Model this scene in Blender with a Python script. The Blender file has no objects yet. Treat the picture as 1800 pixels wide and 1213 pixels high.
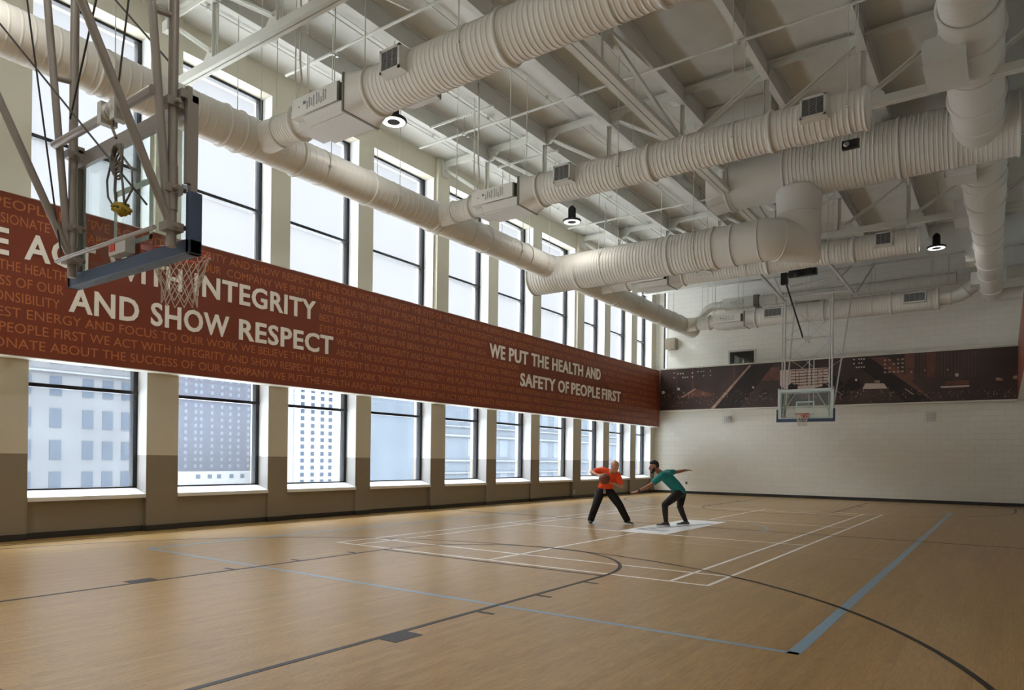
import bpy, bmesh, math, random
from mathutils import Vector, Matrix
from math import sin, cos, pi, radians, atan2, sqrt
random.seed(7)
C = bpy.context.scene.collection
SC = bpy.context.scene

# ------------------------------------------------------------------ camera, sky, exposure
F_PX, PX_Y = 1226.0, 807.6           # focal length and principal row in pixels of the 1800x1213 frame
YAW, ROLL, EYE = 0.6148, 0.0123, 1.362
cd = bpy.data.cameras.new('camera'); cam = bpy.data.objects.new('camera', cd); C.objects.link(cam)
R0 = Vector((cos(YAW), sin(YAW), 0)); FW = Vector((-sin(YAW), cos(YAW), 0)); U0 = Vector((0, 0, 1))
RR = cos(ROLL)*R0 + sin(ROLL)*U0; UU = -sin(ROLL)*R0 + cos(ROLL)*U0
M = Matrix((RR, UU, -FW)).transposed().to_4x4(); M.translation = Vector((0, 0, EYE))
cam.matrix_world = M
cd.sensor_width = 36; cd.lens = 36*F_PX/1800; cd.shift_y = (PX_Y-606.5)/1800
cd.clip_start = .05; cd.clip_end = 2000
SC.camera = cam
SC.view_settings.view_transform = 'Standard'; SC.view_settings.look = 'None'
SC.view_settings.gamma = 1; SC.view_settings.use_curve_mapping = False
SC.view_settings.exposure = 0.0
SC.cycles.use_denoising = True
SC.cycles.max_bounces = 8; SC.cycles.diffuse_bounces = 5; SC.cycles.glossy_bounces = 3
SC.cycles.transparent_max_bounces = 12; SC.cycles.transmission_bounces = 4
SC.cycles.sample_clamp_indirect = 6
SC.cycles.caustics_reflective = False; SC.cycles.caustics_refractive = False

w = bpy.data.worlds.new('overcast_sky'); SC.world = w; w.use_nodes = True
nt = w.node_tree; nt.nodes.clear()
out = nt.nodes.new('ShaderNodeOutputWorld'); bg = nt.nodes.new('ShaderNodeBackground')
tc = nt.nodes.new('ShaderNodeTexCoord'); sx = nt.nodes.new('ShaderNodeSeparateXYZ')
rp = nt.nodes.new('ShaderNodeValToRGB')
nt.links.new(tc.outputs['Generated'], sx.inputs[0]); nt.links.new(sx.outputs['Z'], rp.inputs[0])
mr = nt.nodes.new('ShaderNodeMapRange'); mr.inputs[1].default_value = -1; mr.inputs[2].default_value = 1
nt.links.new(sx.outputs['Z'], mr.inputs[0]); nt.links.new(mr.outputs[0], rp.inputs[0])
el = rp.color_ramp.elements          # overcast: bright above, pale at the horizon, sunlit streets and roofs below
el[0].position = 0.0; el[0].color = (7.5, 7.2, 6.9, 1)
el[1].position = 0.42; el[1].color = (7.5, 7.4, 7.3, 1)
for p_, c_ in ((.482, (.84, .87, .90, 1)), (.735, (.86, .885, .915, 1)), (.79, (17.5, 18.3, 18.6, 1)), (1.0, (25, 26, 26.6, 1))):
    e_ = el.new(p_); e_.color = c_
nt.links.new(rp.outputs[0], bg.inputs[0]); bg.inputs[1].default_value = 1.0
nt.links.new(bg.outputs[0], out.inputs[0])

# ------------------------------------------------------------------ materials
MATS = {}
def s2l(c):
    return tuple((x/12.92 if x <= .04045 else ((x+.055)/1.055)**2.4) for x in c)
def mat(name, col, rough=.6, metal=0., spec=.5, bump=None, noise=None, **kw):
    """col is sRGB 0..1; bump=(scale, strength); noise=(scale, amount) varies the colour"""
    m = bpy.data.materials.new(name); m.use_nodes = True; MATS[name] = m
    nt = m.node_tree; b = nt.nodes['Principled BSDF']
    c = s2l(col)
    b.inputs['Base Color'].default_value = (*c, 1)
    b.inputs['Roughness'].default_value = rough; b.inputs['Metallic'].default_value = metal
    b.inputs['Specular IOR Level'].default_value = spec
    t = nt.nodes.new('ShaderNodeTexCoord')
    if noise:
        n = nt.nodes.new('ShaderNodeTexNoise'); n.inputs['Scale'].default_value = noise[0]; n.inputs['Detail'].default_value = 3
        r = nt.nodes.new('ShaderNodeValToRGB')
        r.color_ramp.elements[0].color = (*[x*(1-noise[1]) for x in c], 1); r.color_ramp.elements[0].position = .3
        r.color_ramp.elements[1].color = (*[min(1, x*(1+noise[1])) for x in c], 1); r.color_ramp.elements[1].position = .7
        nt.links.new(t.outputs['Object'], n.inputs['Vector']); nt.links.new(n.outputs['Fac'], r.inputs[0])
        nt.links.new(r.outputs[0], b.inputs['Base Color'])
    if bump:
        n2 = nt.nodes.new('ShaderNodeTexNoise'); n2.inputs['Scale'].default_value = bump[0]; n2.inputs['Detail'].default_value = 2
        bp_ = nt.nodes.new('ShaderNodeBump'); bp_.inputs['Strength'].default_value = bump[1]; bp_.inputs['Distance'].default_value = .01
        nt.links.new(t.outputs['Object'], n2.inputs['Vector']); nt.links.new(n2.outputs['Fac'], bp_.inputs['Height'])
        nt.links.new(bp_.outputs[0], b.inputs['Normal'])
    return m
def emit(name, col, s):
    m = bpy.data.materials.new(name); m.use_nodes = True; MATS[name] = m
    nt = m.node_tree; nt.nodes.clear(); o = nt.nodes.new('ShaderNodeOutputMaterial'); e = nt.nodes.new('ShaderNodeEmission')
    e.inputs[0].default_value = (*col, 1); e.inputs[1].default_value = s; nt.links.new(e.outputs[0], o.inputs[0]); return m
def glass(name, tint, gloss=.06, haze=0., hazecol=(.8, .86, .95)):
    m = bpy.data.materials.new(name); m.use_nodes = True; MATS[name] = m
    nt = m.node_tree; nt.nodes.clear(); o = nt.nodes.new('ShaderNodeOutputMaterial')
    tr = nt.nodes.new('ShaderNodeBsdfTransparent'); tr.inputs[0].default_value = (*tint, 1)
    gl = nt.nodes.new('ShaderNodeBsdfGlossy'); gl.inputs['Roughness'].default_value = .02
    lw = nt.nodes.new('ShaderNodeLayerWeight'); lw.inputs[0].default_value = .5
    pw = nt.nodes.new('ShaderNodeMath'); pw.operation = 'POWER'; pw.inputs[1].default_value = 4
    ml = nt.nodes.new('ShaderNodeMath'); ml.operation = 'MULTIPLY_ADD'; ml.inputs[1].default_value = .6; ml.inputs[2].default_value = gloss*.6
    nt.links.new(lw.outputs['Facing'], pw.inputs[0]); nt.links.new(pw.outputs[0], ml.inputs[0])
    mx = nt.nodes.new('ShaderNodeMixShader'); nt.links.new(ml.outputs[0], mx.inputs[0])
    nt.links.new(tr.outputs[0], mx.inputs[1]); nt.links.new(gl.outputs[0], mx.inputs[2])
    last = mx
    if haze:
        tl = nt.nodes.new('ShaderNodeBsdfTranslucent'); tl.inputs[0].default_value = (*hazecol, 1)
        m2 = nt.nodes.new('ShaderNodeMixShader'); m2.inputs[0].default_value = haze
        nt.links.new(mx.outputs[0], m2.inputs[1]); nt.links.new(tl.outputs[0], m2.inputs[2]); last = m2
    nt.links.new(last.outputs[0], o.inputs[0]); return m

mat('wall_white', (.88, .88, .86), .55, bump=(60, .08))
mat('wall_beige', (.54, .50, .43), .5, bump=(60, .08))
mat('reveal_lit', (.90, .91, .92), .45)  # pier paint made whiter: window light on the reveals put into the colour
mat('sill_white', (.88, .885, .88), .35)
mat('ceiling_white', (.82, .82, .80), .75, noise=(1.6, .05))
mat('steel_white', (.82, .82, .79), .5)
mat('duct_white', (.86, .855, .83), .42)
mat('duct_seam', (.66, .65, .60), .5)
mat('box_metal', (.82, .82, .80), .4)
mat('flange_dark', (.42, .41, .37), .5)
mat('grille_dark', (.16, .17, .18), .6)
mat('grille_slat', (.55, .56, .56), .5)
mat('frame_black', (.10, .11, .13), .35)
mat('base_dark', (.20, .20, .19), .45)
mat('banner_rust', (.50, .235, .155), .42, noise=(.7, .06))
mat('banner_edge', (.83, .82, .77), .5)
mat('letter_thin', (.76, .46, .26), .45)
mat('letter_white', (.99, .99, .96), .45)
mat('line_black', (.10, .085, .085), .40, spec=.35)
mat('line_white', (1.0, 1.0, 1.0), .28)
mat('line_blue', (.50, .64, .75), .28)
mat('line_grey', (.72, .68, .60), .3)
mat('line_olive', (.50, .42, .16), .3)
mat('logo_grey', (.55, .58, .62), .3)
mat('hoop_grey', (.60, .575, .55), .4, metal=.25)
mat('hoop_steel', (.80, .80, .79), .4, metal=.15)
mat('cable_dark', (.22, .21, .20), .5)
mat('pad_blue', (.25, .32, .43), .55)
mat('rim_orange', (.80, .24, .14), .35)
mat('net_white', (.80, .76, .70), .7)
mat('board_white', (.85, .88, .88), .35)
mat('board_line', (.78, .86, .84), .4)
mat('rope_yellow', (.62, .54, .16), .8)
mat('rope_grey', (.42, .41, .38), .8)
mat('black_metal', (.07, .07, .075), .4)
mat('lamp_black', (.09, .10, .10), .45)
emit('lamp_glow', (1.0, .98, .94), 2.2)
mat('plastic_white', (.88, .88, .86), .4)
mat('ink_dark', (.12, .12, .13), .6)
mat('ink_grey', (.45, .46, .48), .6)
mat('galv', (.66, .67, .66), .4, metal=.3)
glass('window_glass', (.94, .965, 1.0), .05, haze=.08, hazecol=(.17, .18, .195))
glass('board_glass', (.90, .94, .93), .09)
mm = glass('frosted_glass', (.97, .98, 1.0), .02, haze=.15, hazecol=(.20, .207, .217))

# floor: printed wood sheet, narrow boards along the room, glossy coat with a light texture
m = bpy.data.materials.new('floor_wood'); m.use_nodes = True; MATS['floor_wood'] = m
nt = m.node_tree; b = nt.nodes['Principled BSDF']
t = nt.nodes.new('ShaderNodeTexCoord'); mp = nt.nodes.new('ShaderNodeMapping')
mp.inputs['Rotation'].default_value = (0, 0, radians(90))
nt.links.new(t.outputs['Object'], mp.inputs[0])
br = nt.nodes.new('ShaderNodeTexBrick')
br.inputs['Color1'].default_value = (*s2l((.70, .565, .355)), 1); br.inputs['Color2'].default_value = (*s2l((.645, .51, .305)), 1)
br.inputs['Mortar'].default_value = (*s2l((.58, .45, .27)), 1)
br.inputs['Scale'].default_value = 1.0; br.inputs['Mortar Size'].default_value = .0012
br.inputs['Brick Width'].default_value = .9; br.inputs['Row Height'].default_value = .075; br.offset = .37
nt.links.new(mp.outputs[0], br.inputs['Vector'])
m2 = nt.nodes.new('ShaderNodeMapping'); m2.inputs['Scale'].default_value = (34, 3.2, 1)
nt.links.new(t.outputs['Object'], m2.inputs[0])
nz = nt.nodes.new('ShaderNodeTexNoise'); nz.inputs['Scale'].default_value = 1.6; nz.inputs['Detail'].default_value = 5; nz.inputs['Roughness'].default_value = .65
nt.links.new(m2.outputs[0], nz.inputs['Vector'])
cr = nt.nodes.new('ShaderNodeValToRGB'); cr.color_ramp.elements[0].position = .32; cr.color_ramp.elements[1].position = .68
cr.color_ramp.elements[0].color = (.74, .72, .69, 1); cr.color_ramp.elements[1].color = (1.10, 1.10, 1.10, 1)
nt.links.new(nz.outputs['Fac'], cr.inputs[0])
mu = nt.nodes.new('ShaderNodeMix'); mu.data_type = 'RGBA'; mu.blend_type = 'MULTIPLY'; mu.inputs[0].default_value = 1
nt.links.new(br.outputs['Color'], mu.inputs[6]); nt.links.new(cr.outputs[0], mu.inputs[7])
nt.links.new(mu.outputs[2], b.inputs['Base Color'])
b.inputs['Roughness'].default_value = .30; b.inputs['Specular IOR Level'].default_value = .5
n3 = nt.nodes.new('ShaderNodeTexNoise'); n3.inputs['Scale'].default_value = 22; n3.inputs['Detail'].default_value = 6
m3 = nt.nodes.new('ShaderNodeMapping'); m3.inputs['Scale'].default_value = (1.6, 1, 1)
nt.links.new(t.outputs['Object'], m3.inputs[0]); nt.links.new(m3.outputs[0], n3.inputs['Vector'])
bb = nt.nodes.new('ShaderNodeBump'); bb.inputs['Strength'].default_value = .30; bb.inputs['Distance'].default_value = .01
nt.links.new(n3.outputs['Fac'], bb.inputs['Height']); nt.links.new(bb.outputs[0], b.inputs['Normal'])

# painted concrete block for the end wall
def block_mat(name, col, plane='XZ'):
    m = bpy.data.materials.new(name); m.use_nodes = True; MATS[name] = m
    nt = m.node_tree; b = nt.nodes['Principled BSDF']
    t = nt.nodes.new('ShaderNodeTexCoord'); sp = nt.nodes.new('ShaderNodeSeparateXYZ'); cb = nt.nodes.new('ShaderNodeCombineXYZ')
    nt.links.new(t.outputs['Object'], sp.inputs[0])
    nt.links.new(sp.outputs['X' if plane == 'XZ' else 'Y'], cb.inputs[0]); nt.links.new(sp.outputs['Z'], cb.inputs[1])
    br = nt.nodes.new('ShaderNodeTexBrick'); br.inputs['Scale'].default_value = 1
    br.inputs['Brick Width'].default_value = .406; br.inputs['Row Height'].default_value = .203; br.inputs['Mortar Size'].default_value = .006
    br.inputs['Mortar Smooth'].default_value = .6
    c = s2l(col)
    br.inputs['Color1'].default_value = (*c, 1); br.inputs['Color2'].default_value = (*[x*.965 for x in c], 1)
    br.inputs['Mortar'].default_value = (*[x*.86 for x in c], 1)
    nt.links.new(cb.outputs[0], br.inputs['Vector']); nt.links.new(br.outputs['Color'], b.inputs['Base Color'])
    bu = nt.nodes.new('ShaderNodeBump'); bu.invert = True; bu.inputs['Strength'].default_value = .5; bu.inputs['Distance'].default_value = .008
    nt.links.new(br.outputs['Fac'], bu.inputs['Height']); nt.links.new(bu.outputs[0], b.inputs['Normal'])
    b.inputs['Roughness'].default_value = .55
block_mat('block_white', (.955, .955, .93))

# ------------------------------------------------------------------ mesh builder
class MB:
    def __init__(s): s.v = []; s.f = []; s.m = []; s.s = []
    def add(s, vs, fs, mi=0, sm=False):
        o = len(s.v); s.v += [tuple(v) for v in vs]
        for f in fs: s.f.append(tuple(o+i for i in f)); s.m.append(mi); s.s.append(sm)
        return s
    def box(s, x0, x1, y0, y1, z0, z1, mi=0):
        v = [(x, y, z) for x in (x0, x1) for y in (y0, y1) for z in (z0, z1)]
        return s.add(v, [(0, 1, 3, 2), (4, 6, 7, 5), (0, 4, 5, 1), (2, 3, 7, 6), (0, 2, 6, 4), (1, 5, 7, 3)], mi)
    def prism(s, poly, axis, a, b, mi=0):
        """poly: 2-D points in the plane across axis, extruded from a to b"""
        def P(p, t):
            return {'X': (t, p[0], p[1]), 'Y': (p[0], t, p[1]), 'Z': (p[0], p[1], t)}[axis]
        n = len(poly); v = [P(p, a) for p in poly]+[P(p, b) for p in poly]
        f = [tuple(range(n))[::-1], tuple(range(n, 2*n))]+[(i, (i+1) % n, n+(i+1) % n, n+i) for i in range(n)]
        return s.add(v, f, mi)
    def quad(s, pts, mi=0): return s.add(pts, [tuple(range(len(pts)))], mi)
    def bar(s, p0, p1, w, h=None, mi=0, up=(0, 0, 1)):
        h = h or w; p0 = Vector(p0); p1 = Vector(p1); d = (p1-p0).normalized(); u = Vector(up)
        if abs(d.dot(u)) > .98: u = Vector((0, 1, 0))
        a = d.cross(u).normalized(); b_ = a.cross(d).normalized()
        v = [p+a*i*w/2+b_*j*h/2 for p in (p0, p1) for i, j in ((-1, -1), (1, -1), (1, 1), (-1, 1))]
        return s.add(v, [(3, 2, 1, 0), (4, 5, 6, 7), (0, 1, 5, 4), (1, 2, 6, 5), (2, 3, 7, 6), (3, 0, 4, 7)], mi)
    def lathe(s, p0, d, prof, seg=24, mi=0, sm=True, caps=True, off=0.):
        """prof: (t, r) along direction d from p0"""
        p0 = Vector(p0); d = Vector(d).normalized(); u = Vector((0, 0, 1)) if abs(d.z) < .9 else Vector((1, 0, 0))
        a = d.cross(u).normalized(); b_ = d.cross(a).normalized()
        v = []; n = len(prof)
        for t, r in prof:
            for k in range(seg):
                g = 2*pi*k/seg+off; v.append(p0+d*t+a*cos(g)*r+b_*sin(g)*r)
        f = [(i*seg+k, i*seg+(k+1) % seg, (i+1)*seg+(k+1) % seg, (i+1)*seg+k) for i in range(n-1) for k in range(seg)]
        s.add(v, f, mi, sm)
        if caps:
            if prof[0][1] > 1e-5: s.add(v[:seg], [tuple(range(seg))[::-1]], mi)
            if prof[-1][1] > 1e-5: s.add(v[-seg:], [tuple(range(seg))], mi)
        return s
    def tube(s, p0, p1, r, seg=10, mi=0, r1=None, caps=True):
        p0 = Vector(p0); p1 = Vector(p1); L = (p1-p0).length
        return s.lathe(p0, p1-p0, [(0, r), (L, r if r1 is None else r1)], seg, mi, True, caps)
    def path(s, pts, r, seg=8, mi=0, closed=False):
        pts = [Vector(p) for p in pts]; n = len(pts); v = []
        for i, p in enumerate(pts):
            if closed: d = pts[(i+1) % n]-pts[i-1]
            else: d = pts[min(i+1, n-1)]-pts[max(i-1, 0)]
            d.normalize()
            if i == 0:
                u = Vector((0, 0, 1)) if abs(d.z) < .9 else Vector((1, 0, 0)); a = d.cross(u).normalized()
            else:
                a = (a-d*a.dot(d)).normalized()
            b_ = d.cross(a)
            rr = r[i] if isinstance(r, (list, tuple)) else r
            for k in range(seg): g = 2*pi*k/seg; v.append(p+a*cos(g)*rr+b_*sin(g)*rr)
        m_ = n if closed else n-1
        f = [(i*seg+k, i*seg+(k+1) % seg, ((i+1) % n)*seg+(k+1) % seg, ((i+1) % n)*seg+k) for i in range(m_) for k in range(seg)]
        s.add(v, f, mi, True)
        if not closed:
            s.add(v[:seg], [tuple(range(seg))[::-1]], mi); s.add(v[-seg:], [tuple(range(seg))], mi)
        return s
    def ball(s, c, r, mi=0, seg=16, rings=10, sx=1, sy=1, sz=1):
        c = Vector(c); v = []; f = []
        for i in range(rings+1):
            th = pi*i/rings
            for k in range(seg):
                g = 2*pi*k/seg; v.append((c.x+r*sx*sin(th)*cos(g), c.y+r*sy*sin(th)*sin(g), c.z+r*sz*cos(th)))
        for i in range(rings):
            for k in range(seg): f.append((i*seg+k, (i+1)*seg+k, (i+1)*seg+(k+1) % seg, i*seg+(k+1) % seg))
        return s.add(v, f, mi, True)

ORG = {}
def link(o, parent):
    C.objects.link(o)
    if parent: o.parent = parent
def tag(o, label=None, cat=None, group=None, kind=None):
    if label: o['label'] = label
    if cat: o['category'] = cat
    if group: o['group'] = group
    if kind: o['kind'] = kind
    return o
def thing(name, loc, label, cat, group=None):
    o = bpy.data.objects.new(name, None); o.empty_display_size = .2; C.objects.link(o)
    o.location = loc; ORG[o] = Vector(loc); return tag(o, label, cat, group)
def fix_normals(me):
    bm = bmesh.new(); bm.from_mesh(me); bmesh.ops.remove_doubles(bm, verts=bm.verts, dist=1e-6) if False else None
    bmesh.ops.recalc_face_normals(bm, faces=bm.faces); bm.to_mesh(me); bm.free()
def part(mb, name, mats, parent=None, label=None, origin=None):
    """links the builder's geometry (in world coordinates) as one mesh object under parent"""
    if isinstance(mats, str): mats = [mats]
    org = ORG[parent] if parent is not None else Vector(origin or (0, 0, 0))
    me = bpy.data.meshes.new(name)
    me.from_pydata([tuple(Vector(v)-org) for v in mb.v], [], mb.f)
    for x in mats: me.materials.append(MATS[x])
    me.polygons.foreach_set('material_index', mb.m); me.polygons.foreach_set('use_smooth', mb.s)
    fix_normals(me); me.update()
    o = bpy.data.objects.new(name, me); link(o, parent)
    if parent is None: o.location = org
    ORG[o] = org
    if label: o['label'] = label
    return o
def solo(mb, name, mats, label, cat, group=None, kind=None, origin=None):
    if origin is None:
        xs = [v[0] for v in mb.v]; ys = [v[1] for v in mb.v]; zs = [v[2] for v in mb.v]
        origin = ((min(xs)+max(xs))/2, (min(ys)+max(ys))/2, min(zs))
    return tag(part(mb, name, mats, None, None, origin), label, cat, group, kind)
def struct(mb, name, mats, parent=None):
    o = part(mb, name, mats, parent)
    if parent is None: o['kind'] = 'structure'
    return o

# ------------------------------------------------------------------ the hall: x across (windows at -12.53), y along, z up
XW, XR, YE, YB, ZC = -12.53, 1.15, 28.55, -0.9, 9.42
struct(MB().box(-13.2, 1.4, YB-.2, YE+.3, -.3, 0), 'floor', 'floor_wood')
struct(MB().box(-13.2, 1.4, YB-.2, YE+.3, ZC, ZC+.25), 'ceiling', 'ceiling_white')
struct(MB().box(XR, XR+.25, YB, YE+.3, 0, ZC), 'wall_right', 'wall_white')
struct(MB().box(-13.2, XR+.25, YB-.25, YB, 0, ZC), 'wall_front', 'wall_white')
# end wall, with its small borrowed-light window and the slot beside the corner
mb = MB()
WX0, WX1, WZ0, WZ1 = -9.25, -8.28, 5.30, 5.87
SX0, SX1, SZ0, SZ1 = -12.16, -11.96, 5.2, 9.0
for x0, x1, z0, z1 in ((XW, SX0, 0, ZC), (SX0, SX1, 0, SZ0), (SX0, SX1, SZ1, ZC), (SX1, WX0, 0, ZC), (WX0, WX1, 0, WZ0), (WX0, WX1, WZ1, ZC), (WX1, XR+.25, 0, ZC)):
    mb.box(x0, x1, YE, YE+.3, z0, z1)
struct(mb, 'wall_back', 'block_white')
w1 = struct(MB().box(WX0-.07, WX0, YE-.03, YE+.1, WZ0-.05, WZ1+.07).box(WX1, WX1+.07, YE-.03, YE+.1, WZ0-.05, WZ1+.07).box(WX0, WX1, YE-.03, YE+.1, WZ1, WZ1+.07), 'window_25', 'steel_white')
part(MB().box(WX0, WX1, YE+.1, YE+.11, WZ0, WZ1), 'glass_pane', 'board_glass', w1)
struct(MB().box(WX0-.4, WX1+.4, YE+.9, YE+1, WZ0-.5, WZ1+.6).box(WX0-.5, WX0-.4, YE+.3, YE+1, WZ0-.5, WZ1+.6).box(WX1+.4, WX1+.5, YE+.3, YE+1, WZ0-.5, WZ1+.6).box(WX0-.5, WX1+.5, YE+.3, YE+1, WZ0-.6, WZ0-.5).box(WX0-.5, WX1+.5, YE+.3, YE+1, WZ1+.6, WZ1+.7), 'wall_light_block', 'flange_dark')  # dark box added behind the small window to block sky light
w2 = struct(MB().box(SX0, SX0+.03, YE+.05, YE+.15, SZ0, SZ1).box(SX1-.03, SX1, YE+.05, YE+.15, SZ0, SZ1).box(SX0, SX1, YE+.05, YE+.15, 6.5, 6.56), 'window_26', 'frame_black')
part(MB().box(SX0+.03, SX1-.03, YE+.09, YE+.1, SZ0, SZ1), 'glass_pane', 'frosted_glass', w2)
struct(MB().box(XW, XR, YE-.015, YE, 0, .11), 'baseboard_back', 'base_dark')
struct(MB().box(XR-.015, XR, YB, YE-.02, 0, .11), 'baseboard_right', 'base_dark')

# window wall
PIERS = [(YB, -.4), (1.6, 2.1), (4.05, 4.56), (6.42, 7.0), (8.94, 9.42), (11.34, 11.81), (13.98, 14.56), (16.44, 16.92), (18.80, 19.31), (21.50, 22.07), (23.78, 24.25), (26.14, 26.65), (28.13, YE+.3)]
WIDE = {3, 6, 9}
mb = MB(); bb_ = MB()
for i, (y0, y1) in enumerate(PIERS):
    mb.box(-13.15, XW, y0, y1, 0, 1.36, 1).box(-13.15, XW, y0, y1, 1.36, ZC, 0)
    if i: mb.box(-12.85, XW-.001, y0-.008, y0, 1.36, 2.93, 2).box(-12.85, XW-.001, y0-.008, y0, 5.15, 8.87, 2).box(-12.85, XW-.001, y0-.008, y0, .66, 1.36, 3)  # thin facings that carry the painted window light on the reveals
    if i in WIDE: mb.box(XW, XW+.10, y0+.05, y1-.05, 5.2, ZC, 0)
    bb_.box(XW-.05, XW+.012, y0, y1 if y1 < YE else YE, 0, .10)
for i in range(12):
    a, b_ = PIERS[i][1], PIERS[i+1][0]; rec = XW-(.09 if i+1 in WIDE else .05)
    mb.box(-13.15, rec, a, b_, 0, .60, 1)
    mb.box(-13.15, XW-.05, a, b_, 2.93, 5.15, 0)
    mb.box(-13.15, XW, a, b_, 8.87, ZC, 0)
    bb_.box(rec-.05, rec+.012, a, b_, 0, .10)
mat('reveal_low_lit', (.66, .65, .64), .5)  # lower wall paint lightened, window light painted into the colour
struct(mb, 'wall_left', ['reveal_lit', 'wall_beige', 'reveal_lit', 'reveal_low_lit'])
struct(bb_, 'baseboard_left', 'base_dark')
FX0, FX1, FT = -12.99, -12.86, .065
for i in range(12):
    a, b_ = PIERS[i][1], PIERS[i+1][0]
    for up in (0, 1):
        z0, z1, zt = ((.76, 2.93, 2.48), (5.15, 8.87, 6.50))[up]
        f = MB().box(FX0, FX1, a, a+.03, z0, z1).box(FX0, FX1, b_-FT-.015, b_, z0, z1).box(FX0, FX1, a, b_, z0, z0+.03)
        f.box(FX0, FX1, a, b_, z1-(.05 if up else .045), z1).box(FX0, FX1+.02, a, b_, zt-.03, zt+.03)
        wo = struct(f, 'window_%d' % (i*2+up+1), 'frame_black')
        gm = 'frosted_glass' if up else 'window_glass'
        part(MB().box(-12.935, -12.925, a+.03, b_-FT, z0+.03, zt-.03), 'glass_pane', gm, wo)
        part(MB().box(-12.935, -12.925, a+.03, b_-FT, zt+.03, z1-.04), 'glass_pane', gm, wo)
        if not up:
            s_ = MB().prism([(FX1, .60), (FX1, .765), (XW+.03, .665), (XW+.03, .60)], 'Y', a+.001, b_-(.02 if i+1 in WIDE else .01))
            part(s_, 'window_sill', 'sill_white', wo)
mat('pier_shaded', (.80, .78, .71), .45)  # same paint as the reveals, beiger to paint in the backlit shade
bpy.data.objects['wall_left'].data.materials[0] = MATS['pier_shaded']

# ------------------------------------------------------------------ rust-red value banner along the window wall
BX = -12.17
ban = thing('wall_banner', (BX-.18, 14, 2.84), 'long rust-red banner with lettering boxed out along the window wall', 'banner')
part(MB().box(XW, BX, YB, 28.2, 2.84, 5.25), 'banner_panel', 'banner_rust', ban)
part(MB().box(XW, BX+.004, YB, 28.2, 5.25, 5.262).box(XW, BX-.01, YB, 28.2, 2.828, 2.84), 'edge_trim', 'banner_edge', ban)
_tc = {}
def text_mesh(s, size=1.0, offset=0.0, space=1.0):
    cu = bpy.data.curves.new('t', 'FONT'); cu.body = s; cu.size = size; cu.offset = offset; cu.space_character = space
    cu.extrude = 0; cu.resolution_u = 3
    o = bpy.data.objects.new('t', cu); C.objects.link(o)
    dg = bpy.context.evaluated_depsgraph_get(); dg.update()
    me = bpy.data.meshes.new_from_object(o.evaluated_get(dg), depsgraph=dg)
    bpy.data.objects.remove(o); bpy.data.curves.remove(cu)
    v = [tuple(x.co) for x in me.vertices]; f = [tuple(p.vertices) for p in me.polygons]
    bpy.data.meshes.remove(me); return v, f
def extent(v): return (min(x[0] for x in v), max(x[0] for x in v), min(x[1] for x in v), max(x[1] for x in v))
CAPH = (lambda e: e[3]-e[2])(extent(text_mesh('H')[0]))
def lay(mb, s, y0, y1, zb, cap, thick, offset=0., proud=.003, clip=None, space=1.0):
    """letters on the banner face from y0 to y1, baseline zb, cap height cap"""
    v, f = text_mesh(s, 1.0, offset, space)
    if not v: return
    e = extent(v); kx = (y1-y0)/(e[1]-e[0]); kz = cap/CAPH
    if thick:
        n = len(v); P = [(BX+thick, y0+(a[0]-e[0])*kx, zb+a[1]*kz) for a in v]; Q = [(BX, p[1], p[2]) for p in P]
        edges = {}
        for q in f:
            for i in range(len(q)):
                k = (q[i], q[(i+1) % len(q)]); edges[k] = 1
        side = [(a, b_, n+b_, n+a) for (a, b_) in edges if (b_, a) not in edges]
        mb.add(P+Q, list(f)+side, 0)
    else:
        mb.add([(BX+proud, y0+(a[0]-e[0])*kx, zb+a[1]*kz) for a in v], f, 0)
def width(s):
    if s not in _tc:
        v, f = text_mesh(s); _tc[s] = (extent(v)[1]) if v else 0
    return _tc[s]
S1 = 'WE PUT THE HEALTH AND SAFETY OF PEOPLE FIRST '
S2 = 'WE ACT WITH INTEGRITY AND SHOW RESPECT '
S3 = 'WE SEE OUR WORK THROUGH THE EYES OF THOSE WE SERVE '
S4 = 'WE BRING OUR BEST ENERGY AND FOCUS TO OUR WORK '
S5 = 'WE BELIEVE THAT IMPROVEMENT IS OUR DAILY RESPONSIBILITY '
S6 = 'WE PLAY TO WIN AS A TEAM '
S7 = 'WE ARE PASSIONATE ABOUT THE SUCCESS OF OUR COMPANY '
ROWS = [5.02, 4.79, 4.56, 4.33, 4.095, 3.865, 3.635, 3.405, 3.175, 2.945]
CAP = .145
letters = {}
def run(row, s, a, b_):
    """a, b_: (word prefix, y) anchors that fix scale and place"""
    wa, wb = width(s[:s.index(a[0])]) if s.index(a[0]) else 0, width(s[:s.index(b_[0])]) if b_[0] != '$' else width(s)
    k = (b_[1]-a[1])/(wb-wa); y0 = a[1]-wa*k
    # keep only what lies on the banner
    while y0 < .6 and ' ' in s.strip():
        i = s.index(' ')+1; y0 += width(s[:i]+'I')*k-width('I')*k; s = s[i:]
    while y0+width(s)*k > 28.1 and ' ' in s.strip(): s = s.strip()[:s.strip().rindex(' ')+1]
    s = s.strip()
    lay(letters.setdefault(row, MB()), s, y0, y0+width(s)*k, ROWS[row], CAP, 0)
run(0, S1+S2+S3+S4+S5, ('FIRST', 4.729), ('AND SHOW', 7.707+.0))
letters[0] = MB()
run(0, S1, ('EOPLE', 4.056), ('FIRST', 4.729))
run(0, S2+S3+S4+S5+S6, ('AND SHOW', 7.707), ('FOCUS', 18.962))
run(1, 'WE ARE PASSIONATE', ('PASSIONATE', 3.72), ('$', 4.689))
run(1, 'ABOUT THE SUCCESS '+'OF OUR', ('OF', 6.903), ('$', 7.589))
run(1, 'COMPANY '+S1+S2+S3+S4+S5, ('COMPANY', 7.719), ('SEE OUR', 18.63))
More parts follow.
